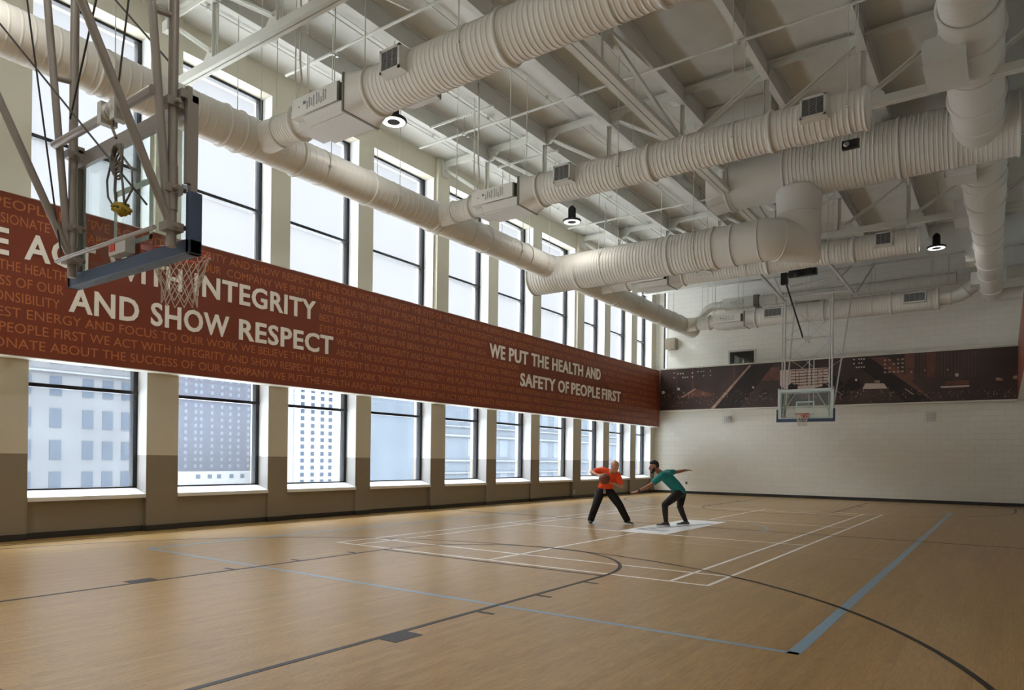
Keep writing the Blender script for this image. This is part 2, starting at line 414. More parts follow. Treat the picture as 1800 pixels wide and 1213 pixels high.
run(2, 'WE BELIEVE THAT IMPROVEMENT IS OUR DAILY RESPONSIBILITY', ('WE BEL', 9.942), ('$', 15.933))
run(2, 'WE SERVE '+S4+S5, ('WE BRING', 24.0), ('FOCUS', 27.9))
run(3, 'BEST ENERGY AND FOCUS TO OUR WORK WE PLAY TO WIN AS A', ('BEST', 9.927), ('$', 15.879))
run(3, S2+S3, ('WE ACT', 23.2), ('AND SHOW', 26.3))
run(4, 'EYES OF THOSE WE SERVE WE BRING OUR BEST ENERGY AND FOCUS TO OUR WORK', ('EYES', 9.942), ('$', 17.542))
run(4, S1[:17].strip(), ('THE', 3.97), ('$', 4.931))
run(4, 'PASSIONATE ABOUT THE SUCCESS OF OUR', ('PASS', 23.5), ('OUR', 27.9))
run(5, S2+'WE SEE OUR WORK THROUGH', ('WE ACT', 10.4), ('$', 17.511))
run(5, 'SUCCESS OF OUR', ('OF', 4.187), ('$', 4.898))
run(5, 'BEST ENERGY AND FOCUS TO OUR WORK', ('BEST', 24.7), ('OUR', 28.3))
run(6, 'ABOUT THE SUCCESS OF OUR COMPANY WE PUT THE HEALTH AND SAFETY OF', ('ABOUT', 10.4), ('$', 17.572))
run(6, 'RESPONSIBILITY', ('RESP', 3.60), ('$', 4.845))
run(6, S6+S7, ('WE PLAY', 24.7), ('TEAM', 27.4))
run(7, 'BEST ENERGY AND FOCUS TO OUR WORK '+S5+S6+S7+S1, ('ENERGY', 4.332), ('PASSIONATE', 17.75))
run(8, 'PEOPLE FIRST '+S2+S3+S4+S5, ('FIRST', 4.705), ('THOSE', 13.882))
run(9, 'PASSIONATE ABOUT THE SUCCESS OF OUR COMPANY '+S1+S2+S3+S4, ('ABOUT', 4.665), ('ACT', 14.12))
for r_ in sorted(letters): part(letters[r_], 'lettering_print', 'letter_thin', ban)
HEAD1 = (('WE', 3.39, 4.147), ('ACT', 4.35, 5.36), ('WITH', 5.56, 6.828), ('INTEGRITY', 7.067, 9.82),
         ('WE', 16.041, 16.798), ('PUT', 17.002, 18.025), ('THE', 18.217, 19.227), ('HEALTH', 19.447, 21.489), ('AND', 21.693, 22.801))
HEAD2 = (('AND', 4.972, 6.068), ('SHOW', 6.274, 7.773), ('RESPECT', 7.986, 10.303),
         ('SAFETY', 17.615, 19.66), ('OF', 19.84, 20.531), ('PEOPLE', 20.699, 22.757), ('FIRST', 22.934, 24.457))
def headline(wd, y0, y1, zb):
    mb = MB(); lay(mb, wd, y0, y1, zb, .375, .02, .022, space=1.08); part(mb, 'headline_word', 'letter_white', ban)
for wd, y0, y1 in HEAD1: headline(wd, y0, y1, 4.32)
for wd, y0, y1 in HEAD2: headline(wd, y0, y1, 3.637)

# ------------------------------------------------------------------ photo mural boxed out on the end wall
MY, MX0, MX1, MZ0, MZ1 = 28.11, -12.10, .33, 3.54, 5.27
m = mat('mural_print', (.25, .185, .17), .45, noise=(.9, .35))
mat('mural_mid', (.42, .27, .22), .45, noise=(3, .3)); mat('mural_dark', (.135, .095, .09), .45, noise=(2, .3))
mat('mural_light', (.80, .72, .67), .45); mat('mural_pale', (.66, .53, .46), .45, noise=(6, .25))
mu_ = thing('photo_mural', (-6, MY, MZ0), 'sepia night street photo mural boxed out along the end wall', 'mural')
part(MB().box(MX0, MX1, MY, YE-.004, MZ0, MZ1), 'mural_panel', 'mural_print', mu_)
part(MB().box(MX0, MX1, MY-.012, YE-.004, MZ1, MZ1+.05).box(MX0, MX1, MY-.012, YE-.004, MZ0-.05, MZ0), 'edge_trim', 'banner_edge', mu_)
def ux(u, v=660):           # mural x of an image column, the mural lies in one plane
    a = (u-900)/F_PX; b_ = (PX_Y-v)/F_PX
    d = FW+RR*a+UU*b_; t_ = MY/d.y; return d.x*t_
def uz(u, v):
    a = (u-900)/F_PX; b_ = (PX_Y-v)/F_PX
    d = FW+RR*a+UU*b_; t_ = MY/d.y; return EYE+d.z*t_
def mp_(u, v): return (ux(u, v), MY, uz(u, v))
pic = [MB() for _ in range(4)]    # mid, dark, light, pale : layers a millimetre apart
def shape(k, pts, layer=1):
    pic[k].quad([(p[0], MY-.0015*layer, max(MZ0+.004, min(MZ1-.004, p[2]))) for p in [mp_(*q) for q in pts]])
# girders
shape(3, [(1249, 718), (1256, 718), (1321, 642), (1317, 642)], 4)
shape(1, [(1256, 718), (1300, 717), (1360, 640), (1321, 642)], 2)
shape(1, [(1496, 634), (1530, 629), (1640, 713), (1592, 714)], 4)
shape(0, [(1528, 629), (1560, 628), (1640, 705), (1620, 708)], 3)
shape(3, [(1590, 684), (1592, 683), (1607, 693), (1605, 694)], 5)
# lit storefront building
shape(2, [(1371, 651), (1455, 646), (1458, 676), (1392, 690), (1371, 678)], 1)
for k in range(6): shape(0, [(1390, 651.5+k*5.2), (1455, 647+k*5.2), (1455, 648.6+k*5.2), (1390, 653.3+k*5.2)], 3)
for u in (1398, 1404, 1418, 1426, 1437, 1446): shape(0, [(u, 650), (u+1.4, 650), (u+1.4, 678), (u, 678)], 3)
for u, v, r_ in ((1394, 684, 14), (1376, 694, 12), (1468, 672, 16), (1452, 680, 10), (1500, 676, 17), (1345, 690, 8), (1482, 690, 12)):
    shape(1, [(u+r_*cos(a)*(.8+.2*sin(5*a)), v+r_*.8*sin(a)*(.85+.15*cos(7*a))) for a in [k*pi/12 for k in range(24)]], 4)
# office windows and columns
def wins(us, vs, w_, h_, k=2, drop=.25):
    for u in us:
        for v in vs:
            if random.random() > drop: vv = v-(u-us[0])*.06; shape(k, [(u, vv), (u+w_, vv), (u+w_, vv+h_), (u, vv+h_)], 5)
wins([1191+4.2*k for k in range(8)], [656, 663], 2.2, 2.2); wins([1184, 1226, 1232, 1236, 1248], [648, 655, 663], 2, 1.8)
wins([1500+4.4*k for k in range(5)], [631, 638, 645], 2.6, 2.4); wins([1554+7.6*k for k in range(5)], [632, 639, 646, 653], 4.2, 3, 3)
for u in (1189, 1217, 1290): shape(0, [(u, 640), (u+1.3, 640), (u+1.3, 690), (u, 690)], 2)
shape(0, [(1590, 623), (1608, 622), (1606, 668), (1592, 668)], 2); shape(0, [(1628, 621), (1645, 620), (1644, 664), (1629, 664)], 2)
for u in range(1612, 1720, 6): shape(0, [(u, 622-(u-1612)*.055), (u+1, 622-(u-1612)*.055), (u+1, 662), (u, 662)], 2)
shape(0, [(1335, 648), (1370, 645), (1370, 668), (1338, 670)], 1)
# tents, pavilion, lanterns
shape(3, [(1196, 699), (1221, 683), (1224, 684), (1201, 699)], 5); shape(0, [(1203, 697), (1222, 684), (1252, 692), (1250, 697)], 2)
shape(2, [(1516, 684), (1521, 674), (1554, 674), (1560, 683)], 5); shape(3, [(1538, 669), (1546, 668), (1547, 673), (1537, 673)], 5)
shape(0, [(1664, 670), (1704, 668), (1703, 676), (1660, 677)], 5); shape(2, [(1652, 679), (1705, 677), (1703, 680), (1655, 682)], 5)
shape(3, [(1750, 664), (1758, 664), (1765, 669), (1752, 669)], 5); shape(3, [(1781, 661), (1788, 660), (1788, 667), (1780, 665)], 5)
for u, v, r_ in ((1193, 684, 2.6), (1324, 681, 2), (1505, 668, 2.2), (1682, 659, 3.4), (1602, 654, 1.2), (1626, 651, 1.1), (1666, 650, 1.3), (1166, 690, 3)):
    shape(2, [(u+r_*cos(a), v+r_*sin(a)) for a in [k*pi/5 for k in range(10)]], 6)
for n_ in range(760):          # the lit edges of the crowd
    u = random.uniform(1152, 1786); v = random.gauss(697, 6) if random.random() < .7 else random.uniform(690, 716)
    if u > 1440: v -= 3
    if v > 716-(u-1152)*.028: continue
    w_ = random.uniform(.4, 1.7); h_ = random.uniform(.6, 3.2)
    shape(random.choice((0, 0, 3, 2 if v < 694 else 3)), [(u, v), (u+w_, v-h_*.3), (u+w_*.8, v+h_)], 6)
for k, (n_, mt) in enumerate((('brown_print', 'mural_mid'), ('dark_print', 'mural_dark'), ('light_print', 'mural_light'), ('pale_print', 'mural_pale'))):
    part(pic[k], n_, mt, mu_)
# red banner on the right-hand wall, seen edge-on
rb = thing('wall_banner', (.7, 14, 3.54), 'rust-red banner seen edge-on along the right wall', 'banner')
part(MB().box(.33, XR, 6, YE, 3.54, 5.45), 'banner_panel', 'banner_rust', rb)
part(MB().box(.325, XR, 6, YE, 5.45, 5.47).box(.34, XR, 6, YE, 3.52, 3.54), 'edge_trim', 'banner_edge', rb)

# ------------------------------------------------------------------ court lines (on the floor)
FLOOR = bpy.data.objects['floor']
CX, CY = -5.682, 14.22
BASE = 1.57; FAR = 2*CY-BASE
def strip(mb, x0, x1, y0, y1, lay_): mb.box(min(x0, x1), max(x0, x1), min(y0, y1), max(y0, y1), 0, .0008+.0004*lay_)
def arc(mb, cx, cy, r, a0, a1, w_, lay_, n=48):
    z = .0008+.0004*lay_; v = []; f = []
    for k in range(n+1):
        a = a0+(a1-a0)*k/n
        v += [(cx+(r-w_/2)*cos(a), cy+(r-w_/2)*sin(a), z), (cx+(r+w_/2)*cos(a), cy+(r+w_/2)*sin(a), z)]
    f = [(2*k, 2*k+1, 2*k+3, 2*k+2) for k in range(n)]; mb.add(v, f)
W = .05
bk = MB()
for sgn in (1, -1):
    yb = BASE if sgn > 0 else FAR
    Y = lambda d: yb+sgn*d
    strip(bk, CX-7.3, CX+6.5, Y(0)-W/2, Y(0)+W/2, 3)
    for sx_ in (-1, 1): strip(bk, CX+sx_*1.83-W/2, CX+sx_*1.83+W/2, Y(0), Y(5.79), 3)
    strip(bk, CX-1.83, CX+1.83, Y(5.79)-W/2, Y(5.79)+W/2, 3)
    arc(bk, CX, Y(5.79), 1.83, 0, pi, W, 3) if sgn > 0 else arc(bk, CX, Y(5.79), 1.83, pi, 2*pi, W, 3)
    r3 = 5.97; yc = Y(1.60)
    arc(bk, CX, yc, r3, 0, pi, W, 3, 90) if sgn > 0 else arc(bk, CX, yc, r3, pi, 2*pi, W, 3, 90)
    for sx_ in (-1, 1):
        strip(bk, CX+sx_*r3-W/2, CX+sx_*r3+W/2, Y(0), yc, 3)
        x0, x1 = CX+sx_*1.83+sx_*.02, CX+sx_*2.03
        strip(bk, x0, x1, Y(2.14), Y(2.44), 3)
        for d in (3.35, 4.31, 5.28): strip(bk, x0, x1, Y(d)-W/2, Y(d)+W/2, 3)
strip(bk, CX-6.3, CX+6.5, CY-W/2, CY+W/2, 3)
for x_ in (CX-6.35, CX+6.5): strip(bk, x_-W/2, x_+W/2, BASE, FAR, 3)
part(bk, 'basketball_line', 'line_black', FLOOR)
bl = MB()
for x_ in (CX-4.48, CX+4.48): strip(bl, x_-.06, x_+.03, CY-9, CY+9, 1)
for y_ in (CY-9, CY+9): strip(bl, CX-4.5, CX+4.5, y_, y_+.06*(1 if y_ < CY else -1), 1)
arc(bl, CX, CY, 1.8, 0, 2*pi, W, 1, 80)
part(bl, 'volleyball_line', 'line_blue', FLOOR)
gl_ = MB()
for y_ in (CY-3, CY+3): strip(gl_, CX-4.42, CX+4.42, y_-.025, y_+.025, 0)
part(gl_, 'attack_line', 'line_grey', FLOOR)
bd = MB(); W2 = .045
for x_ in (-3.03, -2.59, 2.59, 3.03): strip(bd, CX+x_-W2/2, CX+x_+W2/2, CY-6.7, CY+6.7, 2)
for y_ in (-6.7, 6.7): strip(bd, CX-3.05, CX+3.05, CY+y_-W2/2, CY+y_+W2/2, 2)
strip(bd, CX-W2/2, CX+W2/2, CY-6.7, CY-1.98, 2); strip(bd, CX-W2/2, CX+W2/2, CY+1.98, CY+6.7, 2)
part(bd, 'badminton_line', 'line_white', FLOOR)
bg_ = MB()
for y_ in (-5.94, -1.98, 1.98, 5.94): strip(bg_, CX-3.03, CX+3.03, CY+y_-W2/2, CY+y_+W2/2, 2)
part(bg_, 'badminton_cross_line', 'line_white', FLOOR)
ol = MB(); strip(ol, XW+.30, XW+.36, YB+.2, YE-.5, 1); part(ol, 'edge_line', 'line_olive', FLOOR)
lg = MB(); lg.box(CX-.42, CX+.55, CY-1.95, CY+1.5, 0, .0032)
part(lg, 'court_logo_panel', 'line_white', FLOOR)
lg2 = MB()
for a in range(9):
    x_ = CX-.25+.08*a; y_ = CY-1.3+.25*a
    lg2.quad([(x_-.12, y_, .0037), (x_+.10, y_-.1, .0037), (x_+.18, y_+.05, .0037), (x_-.02, y_+.16, .0037)])
for a in range(5): lg2.box(CX-.3, CX+.32, CY-1.5+.06*a, CY-1.47+.06*a, .0033, .0037)
part(lg2, 'court_logo_print', 'logo_grey', FLOOR)

# ------------------------------------------------------------------ roof joists and trusses
POSTS = [-10.95+1.748*k for k in range(7)]
for k, x_ in enumerate(POSTS+[XR-.15]):
    j = MB().box(x_-.015, x_+.015, YB, YE, 9.03, ZC).box(x_-.065, x_+.065, YB, YE, 9.0, 9.03).box(x_-.065, x_+.065, YB, YE, 9.39, ZC)
    o = struct(j, 'trim_%d' % (k+1), 'ceiling_white')
WH = ['nearest', 'second', 'third']
def bolts(mb, x, y, z, n, dx, dz, r=.016):
    for k in range(n): mb.tube((x+dx*k, y-.035, z+dz*k), (x+dx*k, y+.01, z+dz*k), r, 6)
TY = [6.70, 14.27, 21.82]
for ti, ty in enumerate(TY):
    lab = ['white steel roof truss nearest the camera above the near hoop', 'white steel roof truss second from the camera across mid court',
           'white steel roof truss third from the camera above the far hoop'][ti]
    t_ = thing('roof_truss', (CX, ty, 7.9), lab, 'truss', 'roof trusses across the hall')
    part(MB().box(XW, XR, ty-.075, ty-.012, 7.92, 8.07).box(XW, XR, ty+.012, ty+.075, 7.92, 8.07).box(XW, XR, ty-.012, ty+.012, 7.99, 8.03), 'bottom_chord', 'steel_white', t_)
    part(MB().box(XW, XR, ty-.07, ty+.07, 9.30, 9.34).box(XW, XR, ty-.012, ty+.012, 9.2, 9.30), 'top_chord', 'steel_white', t_)
    part(MB().box(XW+.10, XW+.16, ty-.12, ty+.12, 8.95, 9.36), 'wall_bracket', 'steel_white', t_)
    for x_ in POSTS:
        p_ = MB().box(x_-.045, x_-.033, ty-.06, ty+.06, 8.07, 9.30).box(x_-.045, x_+.045, ty-.006, ty+.006, 8.07, 9.30)
        bolts(p_, x_+.03, ty, 8.95, 4, 0, .08); part(p_, 'post', 'steel_white', t_)
    pts = [XW+.05]+POSTS+[XR]
    for a, b_ in zip(pts[:-1], pts[1:]):
        if (a+b_)/2 < CX: q0, q1 = (a, ty, 9.22), (b_, ty, 8.12)
        else: q0, q1 = (a, ty, 8.12), (b_, ty, 9.22)
        d = Vector(q1)-Vector(q0); q0 = Vector(q0)+d*.08; q1 = Vector(q1)-d*.08
        part(MB().bar(q0+Vector((0, .05, 0)), q1+Vector((0, .05, 0)), .02, .085).bar(q0-Vector((0, .03, 0)), q1-Vector((0, .03, 0)), .07, .02), 'diagonal_brace', 'steel_white', t_)
    for x_ in POSTS:
        up_ = -1 if x_ < CX-.1 else 1
        g = MB().prism([(x_-.02*up_, 8.0), (x_+.36*up_, 8.0), (x_+.36*up_, 8.14), (x_+.20*up_, 8.30), (x_-.02*up_, 8.30)], 'Y', ty-.02, ty-.01)
        g.prism([(x_+.02*up_, 9.32), (x_-.42*up_, 9.32), (x_-.42*up_, 9.22), (x_-.2*up_, 9.0), (x_+.02*up_, 9.0)], 'Y', ty-.02, ty-.01)
        bolts(g, x_+.12*up_, ty, 8.05, 4, .06*up_, 0, .014); bolts(g, x_-.14*up_, ty, 9.1, 4, -.06*up_, .035, .014)
        part(g, 'gusset_plate', 'steel_white', t_)
# longitudinal frames between the trusses, on the centre line
for k, (ya, yb_) in enumerate(((TY[0], TY[1]), (TY[1], TY[2]))):
    t_ = thing('longitudinal_beam', (CX, (ya+yb_)/2, 7.95), ['white double-channel beam joining the nearest and second trusses on the centre line',
        'white double-channel beam joining the second and third trusses on the centre line'][k], 'beam', 'beams between the roof trusses')
    part(MB().box(CX-.13, CX-.01, ya+.09, yb_-.09, 7.97, 8.07).box(CX+.01, CX+.13, ya+.09, yb_-.09, 7.97, 8.07), 'double_channel', 'steel_white', t_)
    ym = ya+3.8
    part(MB().box(CX-.04, CX+.04, ym-.04, ym+.04, 8.07, 8.75), 'post', 'steel_white', t_)
    part(MB().box(CX-.012, CX+.012, ym-.3, ym+.45, 8.55, 8.95), 'gusset_plate', 'steel_white', t_)
    part(MB().bar((CX+.05, ym+.25, 8.68), (CX+.05, yb_-.2, 8.12), .07), 'diagonal_brace', 'steel_white', t_)
    part(MB().bar((CX-.05, ym+.1, 8.85), (CX-.05, yb_-.15, 9.18), .07), 'diagonal_brace', 'steel_white', t_)
    part(MB().bar((CX+.05, ym-.15, 8.68), (CX+.05, ya+.2, 8.12), .07), 'diagonal_brace', 'steel_white', t_)
solo(MB().box(XW, XR, 27.25, 27.33, 8.42, ZC).box(XW, XR, 27.16, 27.42, 8.38, 8.42), 'edge_beam', 'ceiling_white', 'deep white roof beam spanning the hall just before the end wall', 'beam')
solo(MB().box(-5.9, -4.2, 15.5, 16.1, 8.72, ZC-.02), 'air_box', 'box_metal', 'large rectangular sheet-metal air box hung under the ceiling behind second truss', 'duct')

# ------------------------------------------------------------------ air ducts
def ribbed(mb, p0, p1, r, pitch=.083, h=.008, seg=40, r1=None):
    """sheet-metal tube with standing seams"""
    p0 = Vector(p0); p1 = Vector(p1); L = (p1-p0).length; n = max(1, int(L/pitch)); q = L/n
    r1 = r if r1 is None else r1
    R = lambda t: r+(r1-r)*t/L
    prof = [(0, R(0))]
    for k in range(n):
        t_ = (k+.5)*q
        prof += [(t_-.024, R(t_)), (t_-.015, R(t_)), (t_-.008, R(t_)+h), (t_+.008, R(t_)+h), (t_+.015, R(t_)), (t_+.024, R(t_))]
    prof.append((L, R(L)))
    return mb.lathe(p0, p1-p0, prof, seg)
def plain(mb, p0, p1, r, r1=None, seg=40): return mb.tube(p0, p1, r, seg, 0, r1)
def band(mb, p, d, r, w_=.035, h=.028, seg=40):
    p = Vector(p); d = Vector(d).normalized()
    mb.lathe(p-d*w_/2, d, [(0, r-.01), (0, r+h*.8), (w_*.3, r+h), (w_*.7, r+h), (w_, r+h*.8), (w_, r-.01)], seg, caps=False)
def rod(mb, x, y, z0, z1=ZC-.02, r=.008): mb.tube((x, y, z0), (x, y, z1), r, 6)
def saddle_rod(parent, x, y, zc, r, ax='X'):
    mb = MB()
    for s_ in (-1, 1):
        q = (x, y+s_*(r+.012)) if ax == 'X' else (x+s_*(r+.012), y)
        rod(mb, q[0], q[1], zc-.05)
        mb.box(q[0]-.02, q[0]+.02, q[1]-.02, q[1]+.02, zc-.06, zc-.03)
    d = (1, 0, 0) if ax == 'X' else (0, 1, 0)
    mb.lathe((x-.012*(ax == 'X'), y-.012*(ax == 'Y'), zc), d, [(0, r+.004), (0, r+.012), (.024, r+.012), (.024, r+.004)], 36, caps=False)
    part(mb, 'hanger_rod', 'steel_white', parent)
def diffuser(parent, c, along, out_, w_, h_, depth, ndiv=2):
    """box with a grille; c: centre of the grille face, along: unit vector of its width, out_: outward normal"""
    c = Vector(c); a = Vector(along); o = Vector(out_); u = Vector((0, 0, 1))
    def bx(mb, s0, s1, t0, t1, d0, d1, mi=0):
        v = [c+a*s+u*t+o*d for s in (s0, s1) for t in (t0, t1) for d in (d0, d1)]
        mb.add(v, [(0, 1, 3, 2), (4, 6, 7, 5), (0, 4, 5, 1), (2, 3, 7, 6), (0, 2, 6, 4), (1, 5, 7, 3)], mi)
    hw, hh = w_/2, h_/2
    b_ = MB(); f = .035
    # body flares back to the duct
    v = [c+a*s*hw+u*t*hh-o*.02 for s, t in ((-1, -1), (1, -1), (1, 1), (-1, 1))]+[c+a*s*(hw+.05)+u*(t*hh-.02)-o*depth for s, t in ((-1, -1), (1, -1), (1, 1), (-1, 1))]
    b_.add(v, [(0, 1, 2, 3), (4, 5, 6, 7), (0, 1, 5, 4), (1, 2, 6, 5), (2, 3, 7, 6), (3, 0, 4, 7)])
    bx(b_, -hw, -hw+f, -hh, hh, -.02, 0); bx(b_, hw-f, hw, -hh, hh, -.02, 0); bx(b_, -hw, hw, -hh, -hh+f, -.02, 0); bx(b_, -hw, hw, hh-f, hh, -.02, 0)
    d_ = part(b_, 'diffuser_box', 'box_metal', parent)
    g = MB(); bx(g, -hw+f, hw-f, -hh+f, hh-f, -.019, -.012); gr = part(g, 'grille_back', 'grille_dark', d_)
    s_ = MB(); n = 11
    for k in range(n):
        t_ = -hh+f+(h_-2*f)*(k+.5)/n; bx(s_, -hw+f, hw-f, t_-.004, t_+.004, -.012, -.004)
    for k in range(ndiv):
        q = -hw+f+(w_-2*f)*(k+1)/(ndiv+1); bx(s_, q-.006, q+.006, -hh+f, hh-f, -.012, -.001)
    part(s_, 'grille_slats', 'grille_slat', d_)
ZM, XM, RM = 6.82, -10.6, .325
md = thing('main_supply_duct', (XM, 14, ZM), 'long round white main duct running along the window wall', 'duct')
mb = MB(); ribbed(mb, (XM, YB+.1, ZM), (XM, 27.75, ZM), RM, .15, .004); part(mb, 'duct_tube', 'duct_white', md)
part(MB().lathe((XM, 27.75, ZM), (0, 1, 0), [(0, RM), (.0, RM+.03), (.03, RM+.03), (.05, RM*.9), (.06, 0)], 40), 'end_cap', 'duct_white', md)
for y_ in (2.1, 4.62, 6.60, 6.88, 8.07, 9.8, 11.75, 12.0, 13.67, 15.43, 16.75, 17.95, 20.6, 20.8, 22.5, 24.2, 25.6, 26.3):
    mb = MB(); band(mb, (XM, y_, ZM), (0, 1, 0), RM); part(mb, 'coupling_ring', 'duct_white', md)
for y_ in (4.75, 7.1, 8.6, 10.4, 13.0, 14.9, 16.2, 19.4, 22.0, 23.6, 25.0): saddle_rod(md, XM, y_, ZM, RM, 'Y')

def labels_on(parent, x0, x1, y_, z0, z1):
    mb = MB(); w_ = x1-x0; h_ = z1-z0; rnd = random.Random(3)
    mb.box(x0+w_*.26, x0+w_*.31, y_-.006, y_, z0+h_*.52, z0+h_*.68)
    mb.tube((x0+w_*.16, y_-.006, z0+h_*.45), (x0+w_*.16, y_, z0+h_*.45), .012, 8)
    for k in range(9):
        xx = x0+w_*(.34+.05*k+.02*(k > 3)); zz = z0+h_*(.18+.05*(k % 3))
        for j in range(rnd.randint(5, 9)):
            z_ = zz+j*h_*.075
            if z_ < z1-h_*.1: mb.box(xx, xx+w_*.032*rnd.uniform(.6, 1), y_-.004, y_, z_, z_+h_*.03)
    part(mb, 'printed_labels', 'ink_grey', parent)
BR_LAB = ['ribbed white branch duct nearest the camera, running from the window-side main duct', 'ribbed white branch duct second from camera, in front of the second roof truss',
          'ribbed white branch duct third from camera, passing above the far hoop', 'ribbed white branch duct hung lowest along the end wall above the photo mural']
def branch(idx, y, rs, rl, xend, gw=.38, ndiv=2):
    t_ = thing('branch_duct', (-6, y, ZM), BR_LAB[idx], 'duct', 'branch ducts off the main duct')
    mb = MB(); plain(mb, (XM+.1, y, ZM), (-10.02, y, ZM), rs+.03, rs+.01); part(mb, 'tap_collar', 'duct_white', t_)
    mb = MB(); ribbed(mb, (-10.02, y, ZM), (-9.45, y, ZM), rs, .055, .006); part(mb, 'duct_tube', 'duct_white', t_)
    mb = MB(); band(mb, (-9.98, y, ZM), (1, 0, 0), rs); band(mb, (-9.47, y, ZM), (1, 0, 0), rs+.01, .04, .04); plain(mb, (-9.46, y, ZM), (-9.22, y, ZM), rs*.98)
    part(mb, 'coupling_ring', 'duct_white', t_)
    bx = MB().box(-9.26, -8.06, y-.20, y+.30, ZM-.27, ZM+.20).box(-9.02, -8.06, y-.20, y+.34, ZM-.31, ZM-.27)
    bx.prism([(y-.20, ZM-.27), (y-.20, ZM-.14), (y-.32, ZM-.14), (y-.32, ZM-.16), (y-.22, ZM-.27)], 'X', -9.0, -8.08)
    b_ = part(bx, 'damper_box', 'box_metal', t_)
    cp = part(MB().box(-9.26, -8.20, y-.34, y-.20, ZM-.12, ZM+.17), 'control_panel', 'plastic_white', b_)
    labels_on(b_, -9.24, -8.22, y-.342, ZM-.11, ZM+.16)
    part(MB().box(-8.20, -8.17, y-.33, y-.20, ZM-.11, ZM+.16), 'panel_end', 'flange_dark', b_)
    part(MB().box(-8.07, -8.03, y-.36, y+.37, ZM-.33, ZM+.24), 'flange', 'flange_dark', t_)
    # square to round
    v = []; n = 40
    for k in range(n):
        g = 2*pi*k/n; cx_, cz_ = cos(g), sin(g); q = 1/max(abs(cx_), abs(cz_))
        v.append((-8.03, y+cx_*q*.345, ZM-.045+cz_*q*.275))
    for k in range(n): g = 2*pi*k/n; v.append((-7.68, y+cos(g)*rl, ZM+sin(g)*rl))
    tr = MB().add(v, [(k, (k+1) % n, n+(k+1) % n, n+k) for k in range(n)], 0, True)
    part(tr, 'transition', 'duct_white', t_)
    segs = [-7.68, -5.55, -5.30, -3.18, xend] if xend > -3 else [-7.68, -5.55, xend]
    for a, b2 in zip(segs[:-1], segs[1:]):
        mb = MB(); ribbed(mb, (a, y, ZM), (b2, y, ZM), rl, .078, .0065, 48); part(mb, 'duct_tube', 'duct_white', t_)
    for a in segs[:1]+segs[2:-1]:
        mb = MB(); band(mb, (a, y, ZM), (1, 0, 0), rl, .05, .04); part(mb, 'coupling_ring', 'duct_white', t_)
    part(MB().lathe((xend, y, ZM), (1, 0, 0), [(0, rl), (0, rl+.02), (.04, rl+.02), (.05, rl*.94), (.055, 0)], 48), 'end_cap', 'duct_white', t_)
    for x_ in (-5.85, -3.75, -2.0): saddle_rod(t_, x_, y, ZM, rl, 'X')
    for q in (-9.7, -8.3): 
        mb = MB()
        for s_ in (-.3, .3): rod(mb, q, y+s_, ZM+.2)
        part(mb, 'hanger_rod', 'steel_white', t_)
    for xc in (-6.98, -2.47):
        diffuser(t_, (xc, y-rl-.14, ZM+.04), (1, 0, 0), (0, -1, 0), gw, .33, rl*.75+.14, ndiv)
        diffuser(t_, (xc-.15, y+rl+.14, ZM-.02), (1, 0, 0), (0, 1, 0), gw+.2, .28, rl*.75+.14, ndiv)
    return t_
branch(0, 7.30, .235, .325, -1.8)
branch(1, 11.85, .215, .305, -1.8)
branch(2, 19.5, .215, .295, -1.8)
br4 = branch(3, 26.78, .25, .34, -1.85, .66, 3)
# small elbowed feed from the end-wall branch up to the right-hand duct
mb = MB(); mb.path([(-1.85, 26.78, ZM), (-1.5, 26.78, ZM), (-1.2, 26.78, ZM+.06), (-.9, 26.78, ZM+.28), (-.45, 26.78, ZM+.55)], .215, 24); part(mb, 'elbow_feed', 'duct_white', br4)
mb = MB(); band(mb, (-1.48, 26.78, ZM), (1, 0, 0), .215); band(mb, (-1.08, 26.78, ZM+.14), (.8, 0, .6), .215, .03, .02); part(mb, 'coupling_ring', 'duct_white', br4)

# upper duct along the end wall
YU = 27.78
up = thing('upper_branch_duct', (-6, YU, 7.65), 'slim white duct with a sweeping elbow high against the end wall', 'duct')
zu = lambda x_: 7.66
mb = MB(); mb.path([(XM+.1, 27.6, ZM+.1)]+[(-10.25+.62*(1-cos(a)), 27.6+.18*sin(a), 6.9+.76*sin(a)) for a in [k*pi/16 for k in range(0, 9)]]+[(-9.2, YU, 7.66)], .16, 24)
part(mb, 'elbow', 'duct_white', up)
for x_ in (-9.62, -9.38): mb = MB(); band(mb, (x_, YU, 7.66), (1, 0, 0), .16, .03, .02); part(mb, 'coupling_ring', 'duct_white', up)
part(MB().box(-9.25, -8.05, YU-.22, YU+.25, 7.47, 7.86), 'damper_box', 'box_metal', up)
labels_on(up, -9.2, -8.2, YU-.222, 7.5, 7.82)
part(MB().box(-8.05, -7.85, YU-.25, YU+.27, 7.45, 7.88), 'flange', 'flange_dark', up)
mb = MB(); plain(mb, (-7.85, YU, 7.66), (-7.0, YU, 7.66), .21, .19); part(mb, 'transition', 'duct_white', up)
mb = MB(); ribbed(mb, (-7.0, YU, 7.66), (-1.4, YU, 7.66), .205, .075, .006); part(mb, 'duct_tube', 'duct_white', up)
for x_ in (-7.7, -7.0, -6.7, -4.4, -2.75, -1.4): mb = MB(); band(mb, (x_, YU, 7.66), (1, 0, 0), .205, .035, .025); part(mb, 'coupling_ring', 'duct_white', up)
for x_ in (-7.2, -4.0, -1.6): saddle_rod(up, x_, YU, 7.66, .205, 'X')

